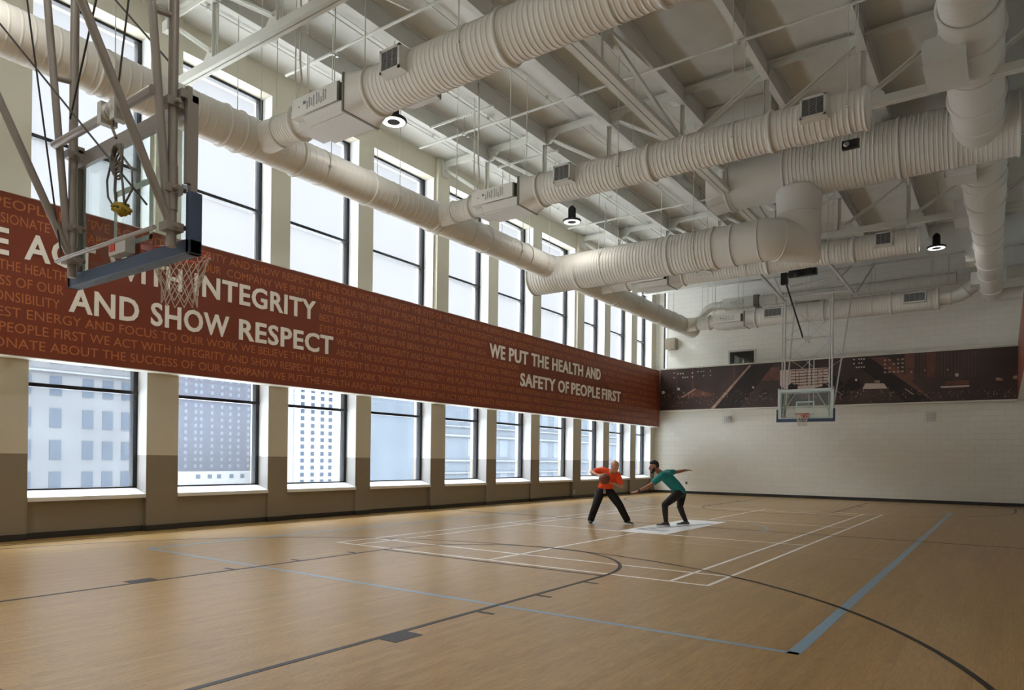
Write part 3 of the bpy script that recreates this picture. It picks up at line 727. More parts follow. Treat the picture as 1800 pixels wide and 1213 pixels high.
# big trunk, riser and the crossing duct
YT, ZT, RT = 17.50, 8.34, .632
tk = thing('trunk_duct', (-2.5, YT, ZT), 'widest ribbed white trunk duct crossing the hall under the ceiling', 'duct')
mb = MB(); ribbed(mb, (-4.32, YT, ZT), (.20, YT, ZT), RT, .085, .009, 56); part(mb, 'duct_tube', 'duct_white', tk)
mb = MB(); plain(mb, (-5.70, YT, ZT), (-4.32, YT, ZT), RT-.01, None, 56); part(mb, 'plain_tube', 'duct_white', tk)
v = []; n = 48
for k in range(n):
    g = 2*pi*k/n; v.append((-5.70, YT+cos(g)*(RT-.01), ZT+sin(g)*(RT-.01)))
for k in range(n):
    g = 2*pi*k/n; q = min(1/max(abs(cos(g)), abs(sin(g))), 1.28); v.append((-6.18, YT+cos(g)*q*.50, ZT+sin(g)*q*.57))
mb = MB().add(v, [(k, (k+1) % n, n+(k+1) % n, n+k) for k in range(n)], 0, True); mb.add(v[n:], [tuple(range(n))]); part(mb, 'transition', 'duct_white', tk)
for x_ in (-5.70, -4.32, -1.94, .18): mb = MB(); band(mb, (x_, YT, ZT), (1, 0, 0), RT, .05, .03, 56); part(mb, 'coupling_ring', 'duct_white', tk)
for x_ in (-5.6, -3.65, -2.4, -.1): saddle_rod(tk, x_, YT, ZT, RT, 'X')
YL = 17.0
cr_ = thing('crossing_duct', (-7, YL, 6.76), 'fat ribbed white duct with an elbow joining the window-side main duct to the trunk above', 'duct')
ZL, RL = 6.66, .49
mb = MB(); ribbed(mb, (-11.25, YL, ZL), (-9.72, YL, ZL), RL, .085, .008, 48); part(mb, 'duct_tube', 'duct_white', cr_)
mb = MB(); ribbed(mb, (-9.72, YL, ZL), (-7.02, YL, ZL), RL, .085, .008, 48); part(mb, 'duct_tube', 'duct_white', cr_)
mb = MB(); ribbed(mb, (-7.02, YL, ZL), (-5.90, YL, ZL), RL, .085, .008, 48); part(mb, 'duct_tube', 'duct_white', cr_)
part(MB().lathe((-11.28, YL, ZL), (1, 0, 0), [(0, 0), (.01, RL*.95), (.01, RL+.03), (.05, RL+.03), (.05, RL)], 48), 'end_cap', 'duct_white', cr_)
# smooth elbow up to the riser
XE, YR, n = -4.07, YT, 48
part(MB().tube((-5.90, YL, ZL), (-4.78, YL, ZL), RL, 48), 'plain_tube', 'duct_white', cr_)
mb = MB().path([(-4.80, YL, ZL), (-4.66, YL+.01, ZL), (-4.54, YL+.07, ZL), (-4.46, YL+.14, ZL)], RL, 48); part(mb, 'side_bend', 'duct_white', cr_)
q0 = Vector((-4.47, YL+.135, ZL)); q1 = Vector((XE, YR, ZL)); dd = (q1-q0).normalized(); sd_ = Vector((-dd.y, dd.x, 0)); cc = [(RL*cos(2*pi*k/n), RL*sin(2*pi*k/n)) for k in range(n)]
A_ = [q0+sd_*a_+Vector((0, 0, b_)) for a_, b_ in cc]; B_ = [q1-dd*b_+sd_*a_+Vector((0, 0, b_)) for a_, b_ in cc]; C_ = [Vector((p.x, p.y, ZL+.60)) for p in B_]
quads = [(k, (k+1) % n, n+(k+1) % n, n+k) for k in range(n)]
part(MB().add(A_+B_, quads, 0, True).add(B_+C_, quads, 0, True), 'mitred_elbow', 'duct_white', cr_)
mb = MB(); mb.tube((XE, YR, ZL+.60), (XE, YR, ZT-.48), RL, 48, 0, RL+.045); part(mb, 'riser', 'duct_white', cr_)
mb = MB(); band(mb, (XE, YR, ZL+.60), (0, 0, 1), RL, .02, .012, 48); band(mb, (-4.78, YL, ZL), (1, 0, 0), RL, .03, .02, 48); band(mb, q0, dd, RL, .03, .02, 48); part(mb, 'seam_ring', 'duct_white', cr_)
for x_ in (-9.72, -7.02, -5.88, -5.42): mb = MB(); band(mb, (x_, YL, ZL), (1, 0, 0), RL, .045, .03, 48); part(mb, 'coupling_ring', 'duct_white', cr_)
for x_ in (-8.9, -6.3): saddle_rod(cr_, x_, YL, ZL, RL, 'X')

# duct down the right-hand side, towards and past the trunk
XS = -.50
rd = thing('side_supply_duct', (XS, 12, 8.3), 'big round white duct running down the right side toward the end wall', 'duct')
mb = MB(); ribbed(mb, (XS, 6.0, 8.30), (XS, 12.4, 8.30), .40, .14, .004, 48); part(mb, 'duct_tube', 'duct_white', rd)
mb = MB(); plain(mb, (XS, 12.4, 8.30), (XS, 13.3, 8.30), .43, .44, 48); part(mb, 'plain_tube', 'duct_white', rd)
mb = MB(); ribbed(mb, (XS, 13.3, 8.30), (XS, 15.6, 8.30), .44, .12, .004, 48); part(mb, 'duct_tube', 'duct_white', rd)
mb = MB(); plain(mb, (XS, 15.6, 8.30), (XS, 17.2, 8.28), .44, .44, 48); part(mb, 'plain_tube', 'duct_white', rd)
for y_, r_ in ((12.4, .42), (13.3, .45), (15.6, .45), (16.5, .45)): mb = MB(); band(mb, (XS, y_, 8.30), (0, 1, 0), r_, .06, .035, 48); part(mb, 'coupling_ring', 'duct_white', rd)
AX = [(17.6, 8.25, .45), (18.0, 8.22, .45), (19.5, 8.05, .44), (20.45, 7.92, .43), (21.9, 7.70, .37), (23.2, 7.51, .345), (24.5, 7.35, .335), (25.5, 7.21, .315), (26.75, 7.06, .305), (27.3, 6.97, .29)]
xf = lambda y_: -.47+(y_-18)*.009
for k in range(len(AX)-1):
    a, b_ = AX[k], AX[k+1]; p0 = (xf(a[0]), a[0], a[1]); p1 = (xf(b_[0]), b_[0], b_[1])
    mb = MB()
    if k in (1,): ribbed(mb, p0, p1, a[2], .1, .007, 48, b_[2])
    else: plain(mb, p0, p1, a[2], b_[2], 48)
    part(mb, 'duct_tube', 'duct_white', rd)
    if k: mb = MB(); band(mb, p0, Vector(p1)-Vector(p0), a[2], .05, .03, 48); part(mb, 'coupling_ring', 'duct_white', rd)
mb = MB(); mb.path([(xf(27.3), 27.25, 6.97), (xf(27.3), 27.5, 6.93), (-.2, 27.62, 6.9), (.3, 27.64, 6.92), (XR, 27.64, 6.95)], [.28, .22, .2, .2, .2], 24); part(mb, 'elbow_feed', 'duct_white', rd)
mb = MB(); ribbed(mb, (.0, 27.2, 7.52), (XR, 27.2, 7.55), .2, .075, .006, 32); part(mb, 'stub_duct', 'duct_white', rd)
for y0, y1, z0, z1, xx in ((12.84, 13.9, 7.74, 8.13, -1.15), (17.9, 18.5, 7.65, 8.02, -1.13), (21.1, 22.0, 7.66, 8.16, -1.13), (24.2, 24.9, 7.28, 7.72, -1.0), (26.1, 26.7, 7.02, 7.40, -.93)):
    diffuser(rd, (xx, (y0+y1)/2, (z0+z1)/2), (0, 1, 0), (-1, 0, 0), y1-y0, z1-z0, abs(xx)-.55)
for y_, z_, r_ in ((10.5, 8.3, .40), (14.4, 8.3, .44), (19.0, 8.1, .445), (22.6, 7.6, .36), (25.0, 7.28, .32)): saddle_rod(rd, xf(y_) if y_ > 17 else XS, y_, z_, r_, 'Y')

# ------------------------------------------------------------------ pipes, struts, conduits
for y_, lab in ((8.72, 'thin white sprinkler pipe crossing the ceiling nearest the camera'), (12.62, 'thin white sprinkler pipe crossing the ceiling before the second truss'), (19.75, 'thin white sprinkler pipe crossing the ceiling beyond the trunk duct')):
    t_ = thing('sprinkler_pipe', (-5, y_, 9.0), lab, 'pipe', 'sprinkler pipes under the ceiling')
    part(MB().tube((-11.8, y_, 8.97), (XR, y_, 8.97), .027, 10), 'pipe_run', 'steel_white', t_)
    for x_ in (-10.4, -7.33, -4.0, -.9):
        mb = MB().box(x_-.03, x_+.03, y_-.035, y_+.035, 8.93, 9.0); rod(mb, x_, y_, 8.97, ZC-.02, .008)
        mb.tube((x_+.12, y_, 8.97), (x_+.12, y_, 8.86), .012, 8); mb.tube((x_+.12, y_, 8.86), (x_+.12, y_, 8.85), .03, 8)
        part(mb, 'pipe_clamp', 'galv', t_)
for x0, x1, y_, lab in ((-10.85, -9.03, 11.95, 'slotted white strut channel slung between joists, nearer of two'), (-10.85, -9.0, 14.56, 'slotted white strut channel slung between joists beyond the second truss')):
    mb = MB().box(x0, x1, y_-.02, y_+.02, 8.93, 8.97)
    n_ = 26
    for k in range(n_): xx = x0+(x1-x0)*(k+.5)/n_; mb.box(xx-.012, xx+.012, y_-.022, y_+.022, 8.945, 8.955, 1)
    solo(mb, 'strut_channel', ['steel_white', 'grille_dark'], lab, 'strut', 'strut channels under the joists')
CON = [(-11.72, 9.36, .014), (-9.98, 9.33, .016), (-9.86, 9.33, .012), (-8.35, 9.35, .014), (-6.35, 9.34, .013)]
CL = ['thin conduit along the ceiling closest to the window wall', 'thicker conduit of the pair along the ceiling left of the second joist', 'thinner conduit of the pair along the ceiling beside the thicker one',
      'single conduit along the ceiling between the second and third joists', 'single conduit along the ceiling left of the centre joist']
for (x_, z_, r_), lab in zip(CON, CL):
    mb = MB().tube((x_, YB, z_), (x_, 27.1, z_), r_, 8)
    for y_ in range(1, 27, 3): mb.box(x_-.03, x_+.03, y_-.015, y_+.015, z_-.02, ZC)
    solo(mb, 'ceiling_conduit', 'steel_white', lab, 'conduit', 'conduits along the ceiling')
# flexible drops to the damper boxes
for k, y_ in enumerate((7.0, 11.55, 26.3)):
    mb = MB(); x_ = -9.15
    mb.path([(x_-.06, y_+.1, 9.2), (x_, y_+.02, 9.3), (x_+.03, y_, 9.1), (x_+.03, y_, 7.6), (x_+.06, y_+.01, 7.3), (x_, y_, 7.05), (x_-.03, y_+.05, 6.95)], .016, 8)
    mb.path([(x_-.12, y_, 9.3), (x_-.08, y_, 8.6), (x_-.08, y_, 7.4), (x_-.05, y_, 6.98)], .011, 8)
    solo(mb, 'cable_drop', 'steel_white', ['white cable drop down to the nearest branch duct box', 'white cable drop down to the second branch duct box', 'white cable drop to the box of the end-wall duct'][k], 'cable', 'cable drops to the duct boxes')
mb = MB().path([(-12.4, 6.2, 9.3), (-11.9, 6.0, 9.36), (-11.4, 6.0, 9.2), (-11.25, 6.05, 8.8), (-11.25, 6.05, 8.45)], .018, 8)
mb.box(-11.33, -11.17, 5.97, 6.12, 8.28, 8.45); solo(mb, 'junction_box', 'steel_white', 'small white junction box on a bent conduit beside the nearest truss post', 'box')
mb = MB().tube((-8.6, 7.3, 8.93), (-8.24, 8.5, 8.93), .05, 14); mb.ball((-8.24, 8.5, 8.93), .05); solo(mb, 'ceiling_tube', 'steel_white', 'short fat capped pipe under the ceiling at the top of the view', 'pipe')
mb = MB().box(-6.86, -5.86, 28.40, 28.52, 7.35, 7.85); g_ = solo(mb, 'wall_grille', 'galv', 'grey mesh grille on the end wall behind the far hoop', 'grille')
mb = MB().box(-11.95, -11.5, YE-.38, YE-.02, 6.15, 6.62); solo(mb, 'wall_unit', 'wall_beige', 'beige metal box high in the far left corner of the end wall', 'box')

# ------------------------------------------------------------------ high-bay lamps
LAMP_W = 20
LAMPS = [(-9.21, 9.15, 'round high-bay lamp under the nearest branch duct near the windows'), (-9.28, 15.72, 'round high-bay lamp under the second branch duct near the windows'),
         (-1.64, 23.1, 'round high-bay lamp at the right beyond the trunk duct'), (-9.3, 2.6, 'added unseen fill lamp above the near left of the hall'),
         (-1.64, 2.6, 'added unseen fill lamp above the camera end'), (-5.2, -.3+.6, 'added unseen fill lamp at the camera-end wall')]  # the camera-end lamps are out of view, added for fill light
for x_, y_, lab in LAMPS:
    zl = 7.62 if y_ < 2.7 else (7.53 if y_ < 12 else 7.58 if y_ < 20 else 7.52)
    t_ = thing('high_bay_lamp', (x_, y_, zl), lab, 'lamp', 'high-bay lamps')
    mb = MB().lathe((x_, y_, zl+.06), (0, 0, 1), [(0, .10), (.02, .085), (.30, .085), (.33, .06), (.36, .03)], 24)
    for k in range(16): g = 2*pi*k/16; mb.box(x_+.092*cos(g)-.006, x_+.092*cos(g)+.006, y_+.092*sin(g)-.006, y_+.092*sin(g)+.006, zl+.08, zl+.34)
    part(mb, 'heat_sink', 'lamp_black', t_)
    part(MB().lathe((x_, y_, zl-.01), (0, 0, 1), [(0, .235), (.02, .245), (.05, .235), (.075, .10)], 40), 'reflector', 'lamp_black', t_)
    v = []; n = 40
    for k in range(n):
        g = 2*pi*k/n; v += [(x_+.115*cos(g), y_+.115*sin(g), zl-.013), (x_+.215*cos(g), y_+.215*sin(g), zl-.013)]
    part(MB().add(v, [(2*k, 2*k+1, (2*k+3) % (2*n), (2*k+2) % (2*n)) for k in range(n)]), 'light_ring', 'lamp_glow', t_)
    part(MB().tube((x_, y_, zl+.4), (x_, y_, ZC), .010, 8), 'hanging_stem', 'steel_white', t_)
    ld = bpy.data.lights.new('lamp_light', 'AREA'); ld.shape = 'DISK'; ld.size = .42; ld.energy = LAMP_W*(3 if y_ < 3 else 1); ld.color = (1, .95, .88)  # stronger in the unseen added lamps, to brighten banner and near hoop
    lo = bpy.data.objects.new('lamp_light', ld); C.objects.link(lo); lo.parent = t_; lo.location = (0, 0, -.03)

# ------------------------------------------------------------------ basketball hoops hung from the roof
def hoop(far):
    fy = (lambda y_: 2*CY-y_) if far else (lambda y_: y_)
    P = lambda x_, y_, z_: (x_, fy(y_), z_)
    lab = 'basketball hoop at the far end before the end wall, seen from the front' if far else 'basketball hoop nearest the camera, hung from the roof and seen from behind'
    hp = thing('basketball_hoop', P(CX, 2.75, 2.85), lab, 'basketball hoop', 'ceiling-hung basketball hoops')
    gm = 'hoop_steel' if far else 'hoop_grey'
    def BX(mb, x0, x1, y0, y1, z0, z1, mi=0): a, b_ = sorted((fy(y0), fy(y1))); return mb.box(x0, x1, a, b_, z0, z1, mi)
    xl, xr, z0, z1 = CX-.914, CX+.914, 2.86, 3.94
    part(BX(MB(), xl+.02, xr-.02, 2.765, 2.777, z0+.02, z1-.02), 'backboard_glass', 'board_glass', hp)
    fr = MB()
    for a in ((xl, xr, z1-.05, z1), (xl, xr, z0, z0+.05), (xl, xl+.05, z0, z1), (xr-.05, xr, z0, z1)): BX(fr, a[0], a[1], 2.735, 2.785, a[2], a[3])
    part(fr, 'backboard_frame', 'board_white' if far else 'hoop_grey', hp)
    sq = MB()
    sx0, sx1, sz0, sz1 = CX-.305, CX+.305, 3.05, 3.51
    for a in ((sx0, sx1, sz1-.05, sz1), (sx0, sx0+.05, sz0-.02, sz1), (sx1-.05, sx1, sz0-.02, sz1), (sx0, sx1, sz0-.02, sz0+.02)): BX(sq, a[0], a[1], 2.778, 2.780, a[2], a[3])
    for a in ((xl+.05, xr-.05, z1-.10, z1-.05), (xl+.05, xl+.10, z0+.05, z1-.05), (xr-.10, xr-.05, z0+.05, z1-.05), (xl+.05, xr-.05, z0+.05, z0+.08)): BX(sq, a[0], a[1], 2.778, 2.780, a[2], a[3])
    part(sq, 'target_lines', 'board_line', hp)
    pd = MB()
    BX(pd, xl-.045, xr+.045, 2.70, 2.80, z0-.065, z0+.045); BX(pd, xl-.045, xl+.012, 2.70, 2.80, z0-.065, z0+.38); BX(pd, xr-.012, xr+.045, 2.70, 2.80, z0-.065, z0+.38)
    o = part(pd, 'edge_padding', 'pad_blue', hp)
    bv = o.modifiers.new('b', 'BEVEL'); bv.width = .012; bv.segments = 2
    sl = MB()
    for k in range(7): BX(sl, xl+.12+.25*k, xl+.16+.25*k, 2.735, 2.745, z0-.0665, z0-.064)
    part(sl, 'padding_slots', 'black_metal', o)
    # rim, bracket, net
    rc = Vector(P(CX, 3.17, 3.05)); R_ = .2286
    rm = MB().path([rc+Vector((R_*cos(a), R_*sin(a), 0)) for a in [2*pi*k/40 for k in range(40)]], .009, 8, closed=True)
    BX(rm, CX-.09, CX+.09, 2.79, 2.80, 2.93, 3.07); BX(rm, CX-.07, CX+.07, 2.79, 2.95, 3.035, 3.045)
    for s_ in (-1, 1): rm.path([P(CX+s_*.07, 2.80, 2.95), P(CX+s_*.10, 2.92, 2.99), P(CX+s_*.12, 3.0, 3.04)], .007, 6)
    part(rm, 'rim', 'rim_orange', hp)
    nb = MB(); rnd = random.Random(5); lv = [(0, .2286), (.10, .205), (.19, .17), (.27, .145), (.35, .135), (.42, .14)]
    n = 12
    for k in range(n):
        for s_ in (-1, 1):
            pts = []
            for i, (d, r_) in enumerate(lv):
                a = 2*pi*(k+s_*i*.5)/n; jit = .006*rnd.uniform(-1, 1)
                pts.append(rc+Vector(((r_+jit)*cos(a), (r_+jit)*sin(a), -d+rnd.uniform(-.006, .006))))
            nb.path(pts, .0042 if not far else .006, 5)
    part(nb, 'net', 'net_white', hp)
    BX(br_ := MB(), CX-.13, CX+.13, 2.66, 2.735, 2.93, 3.06); part(br_, 'rim_mount', 'hoop_steel', hp)
    lb = MB(); BX(lb, CX-.11, CX-.03, 2.655, 2.66, 2.96, 3.04); part(lb, 'mount_label', 'rim_orange', hp)
    ML, MR, MY_ = -6.41, -4.85, 2.64
    top = 8.95 if not far else 7.35
    for x_ in (ML, MR):
        mb = MB().tube(P(x_, MY_, 2.84), P(x_, MY_, top), .034 if not far else .03, 12)
        mb.tube(P(x_, MY_, 3.1), P(x_, MY_, 3.42), .04, 12)
        if far: mb.tube(P(x_-.085, MY_, 3.0), P(x_-.085, MY_, top), .022, 10); mb.tube(P(x_, MY_, 5.1), P(x_, MY_, 5.8), .042, 12); BX(mb, x_-.1, x_+.02, MY_-.02, MY_+.02, 5.6, 5.66); BX(mb, x_-.1, x_+.02, MY_-.02, MY_+.02, 6.9, 7.0)
        part(mb, 'mast', gm, hp)
        ru = MB()
        if not far:
            q = lambda z_: P(x_, MY_-.02-.089*(z_-2.95), z_)
            part(MB().tube(q(2.95), q(8.9), .029, 12), 'slanted_mast', gm, hp)
            for z_ in (4.45, 5.7, 7.0): ru.tube(q(z_), P(x_, MY_, z_+.03), .022, 10)
            b0, b1 = P(x_, MY_, 2.98), P(x_, MY_-.47*(ZC-.6-2.98), ZC-.6)
        else:
            b0, b1 = (x_+.0, 25.9, 3.0), (x_+(.2 if x_ < CX else .5), 26.35, 7.2)
        part(MB().tube(b0, b1, .030 if not far else .024, 12), 'back_brace', gm, hp)
        # joints
        for z_, s_ in ((2.98, .07), (3.25, .05), (3.86, .055)):
            BX(ru, x_-s_*.8, x_+s_*.8, MY_-.06, MY_+.06, z_-.03, z_+.03); ru.tube(P(x_-.09, MY_, z_), P(x_+.09, MY_, z_), .018, 8)
            ru.tube(P(x_, MY_-.05, z_+.02), P(x_, 2.74, z_+.02), .02, 8)
        part(ru, 'clamp', gm, hp)
    # corner brackets carrying the top of the board
    cbk = MB()
    for x_ in (xl+.015, xr-.015): BX(cbk, x_-.022, x_+.022, 2.70, 2.735, 3.30, 3.99)
    BX(cbk, ML, xl, 2.68, 2.72, 3.88, 3.93) if ML > xl else None
    BX(cbk, ML-.05, MR+.05, 2.70, 2.735, 3.79, 3.87)
    BX(cbk, MR, xr, 2.66, 2.73, 3.90, 3.96); BX(cbk, xl, ML, 2.66, 2.73, 3.90, 3.96)
    part(cbk, 'board_bracket', gm, hp)
    cpz = 3.90
    part(MB().tube(P(ML, 2.50, cpz), P(MR, 2.50, cpz), .033, 12), 'cross_pipe', gm, hp)
    part(MB().tube(P(ML, 2.52, 2.95), P(MR, 2.52, 2.95), .016, 10), 'lower_tie_rod', gm, hp)
    if not far:
        wc = MB(); wx = -5.42
        for k in range(5): wc.lathe(P(wx-.10+.045*k, 2.50, cpz), (1, 0, 0), [(0, .05), (.012, .062+.01*(k % 2)), (.025, .05)], 16)
        wc.box(wx-.12, wx-.06, 2.44, 2.56, cpz-.08, cpz+.08); wc.box(wx+.05, wx+.12, 2.45, 2.55, cpz-.09, cpz+.07)
        part(wc, 'winch_clamp', 'hoop_steel', hp)
        def cab(p0, p1, r_=.0075, nm='bracing_cable', m_='cable_dark'): part(MB().tube(p0, p1, r_, 6), nm, m_, hp)
        cab((ML+.03, 2.26, 5.1), (ML+.02, 2.55, 3.0))
        cab((-7.4, 1.85, 5.75), (-5.02, 2.55, 3.15))
        cab((-5.05, 2.30, 4.95), (ML+.03, 2.60, 4.15))
        cab((-5.85, 2.58, 5.08), (MR-.03, 2.64, 4.15))
        cab((-5.25, 2.55, 5.0), (-5.42, 2.52, cpz+.08))
        # rope coil and yellow knot
        rx, ry = -5.20, 2.42
        rp_ = MB(); rp_.path([(wx+.05, 2.48, cpz-.05), (wx+.07, 2.46, 3.75), (rx, ry, 3.62)], .010, 6)
        for k in range(6):
            r_ = .05+.012*k
            rp_.path([(rx+r_*.75*cos(a)+.006*k, ry+.012*sin(a*2+k), 3.50+r_*1.15*sin(a)-.01*k) for a in [2*pi*j/18 for j in range(18)]], .008, 5, closed=True)
        rp_.path([(rx-.07, ry, 3.46), (rx-.13, ry, 3.34), (rx-.11, ry, 3.22), (rx-.02, ry, 3.13), (rx+.06, ry, 3.10)], .008, 6)
        rp_.path([(rx, ry, 3.40), (rx-.01, ry, 3.25), (rx+.02, ry, 3.12)], .011, 6); rp_.path([(rx+.05, ry, 3.44), (rx+.10, ry, 3.28), (rx+.13, ry, 3.12)], .009, 6)
        rp_.path([(rx+.06, ry, 3.5), (rx+.19, ry+.02, 3.36), (rx+.2, ry+.02, 3.22), (rx+.13, ry, 3.12)], .008, 6)
        part(rp_, 'rope_coil', 'rope_grey', hp)
        kn = MB(); 
        for k in range(5): kn.path([(rx+.07+.06*cos(a+k)+.012*k, ry+.03*sin(a*2), 3.10+.035*sin(a+.6*k)) for a in [2*pi*j/10 for j in range(10)]], .016, 6, closed=True)
        part(kn, 'rope_knot', 'rope_yellow', hp)
    else:
        def rodp(p0, p1, r_=.007, nm='bracing_cable', m_='hoop_steel'): part(MB().tube(p0, p1, r_, 6), nm, m_, hp)
        yf = fy(MY_); xa, xb = ML, MR
        for (z_a, z_b) in ((6.9, 5.75), (5.65, 4.1)):
            rodp((xa, yf, z_a), (xb, yf, z_b)); rodp((xb, yf, z_a), (xa, yf, z_b))
        part(MB().tube((xa, yf, 5.72), (xb, yf, 5.72), .026, 10), 'cross_pipe', gm, hp)
        yb_ = 26.1
        part(MB().tube((-6.33, yb_, 5.04), (-4.52, yb_, 5.04), .024, 10), 'cross_pipe', gm, hp)
        for (z_a, z_b) in ((7.0, 5.05), (5.05, 3.7)):
            rodp((-6.3, yb_, z_a), (-4.55, yb_, z_b)); rodp((-4.45, yb_, z_a), (-6.4, yb_, z_b))
        rodp((-5.65, yb_, 5.05), (-5.65, yb_, 3.3), .018); rodp((-5.5, yb_, 5.05), (-5.5, yb_, 3.3), .018); rodp((-5.63, yf, 5.7), (-5.63, yf, 7.0), .006)
        part(MB().tube((xa+.02, yf-.1, 7.75), (xa+.62, yf-.1, 5.74), .026, 10), 'pull_rod', 'black_metal', hp)
        wn = MB().box(-6.15, -5.25, 25.1, 25.3, 7.76, 7.98); wn.lathe((-5.85, 25.05, 7.82), (0, -1, 0), [(0, .11), (.1, .11), (.1, .04)], 20); wn.lathe((-5.45, 25.05, 7.86), (0, -1, 0), [(0, .13), (.12, .13)], 20)
        wn.box(-6.42, -6.2, 25.15, 25.3, 7.55, 7.95); part(wn, 'winch', 'black_metal', hp)
        wc = MB().box(-5.75, -5.55, yf-.06, yf+.06, 5.66, 5.78); wc.ball((-5.62, yf-.03, 5.58), .05); part(wc, 'winch_clamp', 'hoop_steel', hp)
        tb = MB().tube((-6.5, 25.75, 7.20), (-4.1, 25.75, 7.22), .045, 12); tb.tube((-6.2, 25.6, 7.53), (-4.88, 25.6, 7.66), .04, 12); tb.tube((-7.2, 25.1, 7.99), (-4.7, 25.1, 8.02), .03, 10)
        for x_ in (-5.9, -5.5, -5.15): tb.path([(x_-.06, 25.7, 7.26), (x_, 25.7, 7.45), (x_+.06, 25.7, 7.26)], .01, 6)
        part(tb, 'hanger_pipe', gm, hp)
        for x0_, x1_ in ((-6.85, -6.40), (-4.75, -4.17)):
            part(MB().bar((x0_, 22.0, 7.95), (x1_, 25.55, 7.05), .08), 'hanger_frame', gm, hp)
        for p0, p1 in (((-4.1, 25.7, 7.1), (-3.76, 27.2, 8.4)), ((-4.7, 25.7, 7.6), (-4.5, 27.2, 8.4)), ((-6.5, 25.7, 7.3), (-7.2, 27.2, 8.4)), ((-6.3, 25.7, 7.4), (-6.8, 27.2, 8.4))):
            rodp(p0, p1, .028, 'support_rod', gm)
        yk = MB().path([(CX+.0, 25.82, 3.75), (CX-.03, 25.82, 3.6), (CX+.03, 25.82, 3.6), (CX, 25.82, 3.75)], .012, 6); part(yk, 'rope_knot', 'rope_yellow', hp)
        for s_ in (-1, 1): rodp((CX+s_*.25, 25.82, 4.0), (CX+s_*.78, 25.8, 3.1), .018, 'board_brace', gm)
    return hp
hoop(False); hoop(True)

# ------------------------------------------------------------------ small wall fittings
for x_, z_, lab in ((-9.32, 2.95, 'caged wall fitting on the end wall, left of the far hoop'), (-2.13, 2.90, 'caged wall fitting on the end wall, right of the far hoop')):
    t_ = thing('wall_fitting', (x_, YE, z_), lab, 'wall fitting', 'caged fittings on the end wall')
    part(MB().box(x_-.13, x_+.13, YE-.10, YE, z_+.04, z_+.26), 'housing', 'plastic_white', t_)
    cg = MB()
    for k in range(5): cg.box(x_-.17+.08*k, x_-.163+.08*k, YE-.16, YE-.15, z_, z_+.30)
    for k in range(4): cg.box(x_-.17, x_+.17, YE-.16, YE-.15, z_+.095*k, z_+.007+.095*k)
    for a, b_ in ((-.17, 0), (.163, 0), (-.17, .293), (.163, .293)): cg.box(x_+a, x_+a+.007, YE-.16, YE, z_+b_, z_+b_+.007)
    part(cg, 'wire_cage', 'galv', t_)
t_ = thing('wall_outlet', (-11.05, YE, .40), 'small double outlet low on the end wall near the corner', 'outlet')
part(MB().box(-11.11, -11.0, YE-.012, YE, .38, .52), 'cover_plate', 'plastic_white', t_)
part(MB().box(-11.09, -11.06, YE-.014, YE-.012, .40, .50).box(-11.05, -11.02, YE-.014, YE-.012, .40, .50), 'sockets', 'ink_dark', t_)
t_ = thing('wall_outlet', (XW, 21.62, .22), 'small white outlet low on a pier of the window wall', 'outlet')
part(MB().box(XW, XW+.012, 21.58, 21.66, .17, .30), 'cover_plate', 'plastic_white', t_)
part(MB().box(XW+.012, XW+.014, 21.60, 21.64, .19, .28), 'sockets', 'ink_grey', t_)

# ------------------------------------------------------------------ the city beyond the windows
def citymat(name, lin, rough=.9, brick=False):
    m = mat(name, (.5, .5, .5), rough, noise=(.35, .08)); b = m.node_tree.nodes['Principled BSDF']
    r = [n for n in m.node_tree.nodes if n.type == 'VALTORGB'][0]
    r.color_ramp.elements[0].color = (*[x*.92 for x in lin], 1); r.color_ramp.elements[1].color = (*[x*1.08 for x in lin], 1)
    b.inputs['Specular IOR Level'].default_value = .15; return m
citymat('city_stone', (.084, .089, .095)); citymat('city_brick', (.062, .066, .083)); citymat('city_white', (.165, .165, .165)); citymat('city_cream', (.155, .153, .145))
citymat('city_grey', (.080, .088, .098)); citymat('city_glass_wall', (.075, .092, .110)); citymat('city_window', (.038, .050, .066), .3); citymat('city_window_pale', (.10, .12, .145), .3)
citymat('city_window_dark', (.022, .034, .055), .3); citymat('city_trim', (.13, .14, .15)); citymat('city_street', (.62, .62, .61))
def building(name, label, X, k, y0, y1, zb, zt, wall, wins_, wmat, depth=14, trims=(), wname='window'):
    """wins_: rectangles (y0, y1, z0, z1) on the facade plane before scaling by k about the eye"""
    Yk = lambda y_: y_*k; Zk = lambda z_: EYE+(z_-EYE)*k; Xk = X*k
    t_ = thing(name, (Xk-depth/2, Yk((y0+y1)/2), Zk(zb)), label, 'building')
    part(MB().box(Xk-depth, Xk, Yk(y0), Yk(y1), Zk(zb), Zk(zt)), 'facade_wall', wall, t_)
    if trims:
        mb = MB()
        for a in trims: mb.box(Xk, Xk+.25, Yk(a[0]), Yk(a[1]), Zk(a[2]), Zk(a[3]))
        part(mb, 'stone_trim', 'city_trim', t_)
    wins_ = sorted(wins_, key=lambda a: -(a[1]-a[0])*(a[3]-a[2]))
    def w_(mb, a): return mb.box(Xk, Xk+.06, Yk(a[0]), Yk(a[1]), Zk(a[2]), Zk(a[3]))
    for a in wins_[:96]: part(w_(MB(), a), wname, wmat, t_)
    if len(wins_) > 96:
        mb = MB()
        for a in wins_[96:]: w_(mb, a)
        o = part(mb, wname+'s', wmat, t_); o['kind'] = 'stuff'
    return t_
def grid(ys, zs, w_, h_): return [(y_, y_+w_, z_, z_+h_) for y_ in ys for z_ in zs]
G1 = grid([17.45, 19.2, 20.33, 21.45, 15.9], [-.8, 1.03, 2.88, 4.75, 6.6], .62, 1.12)
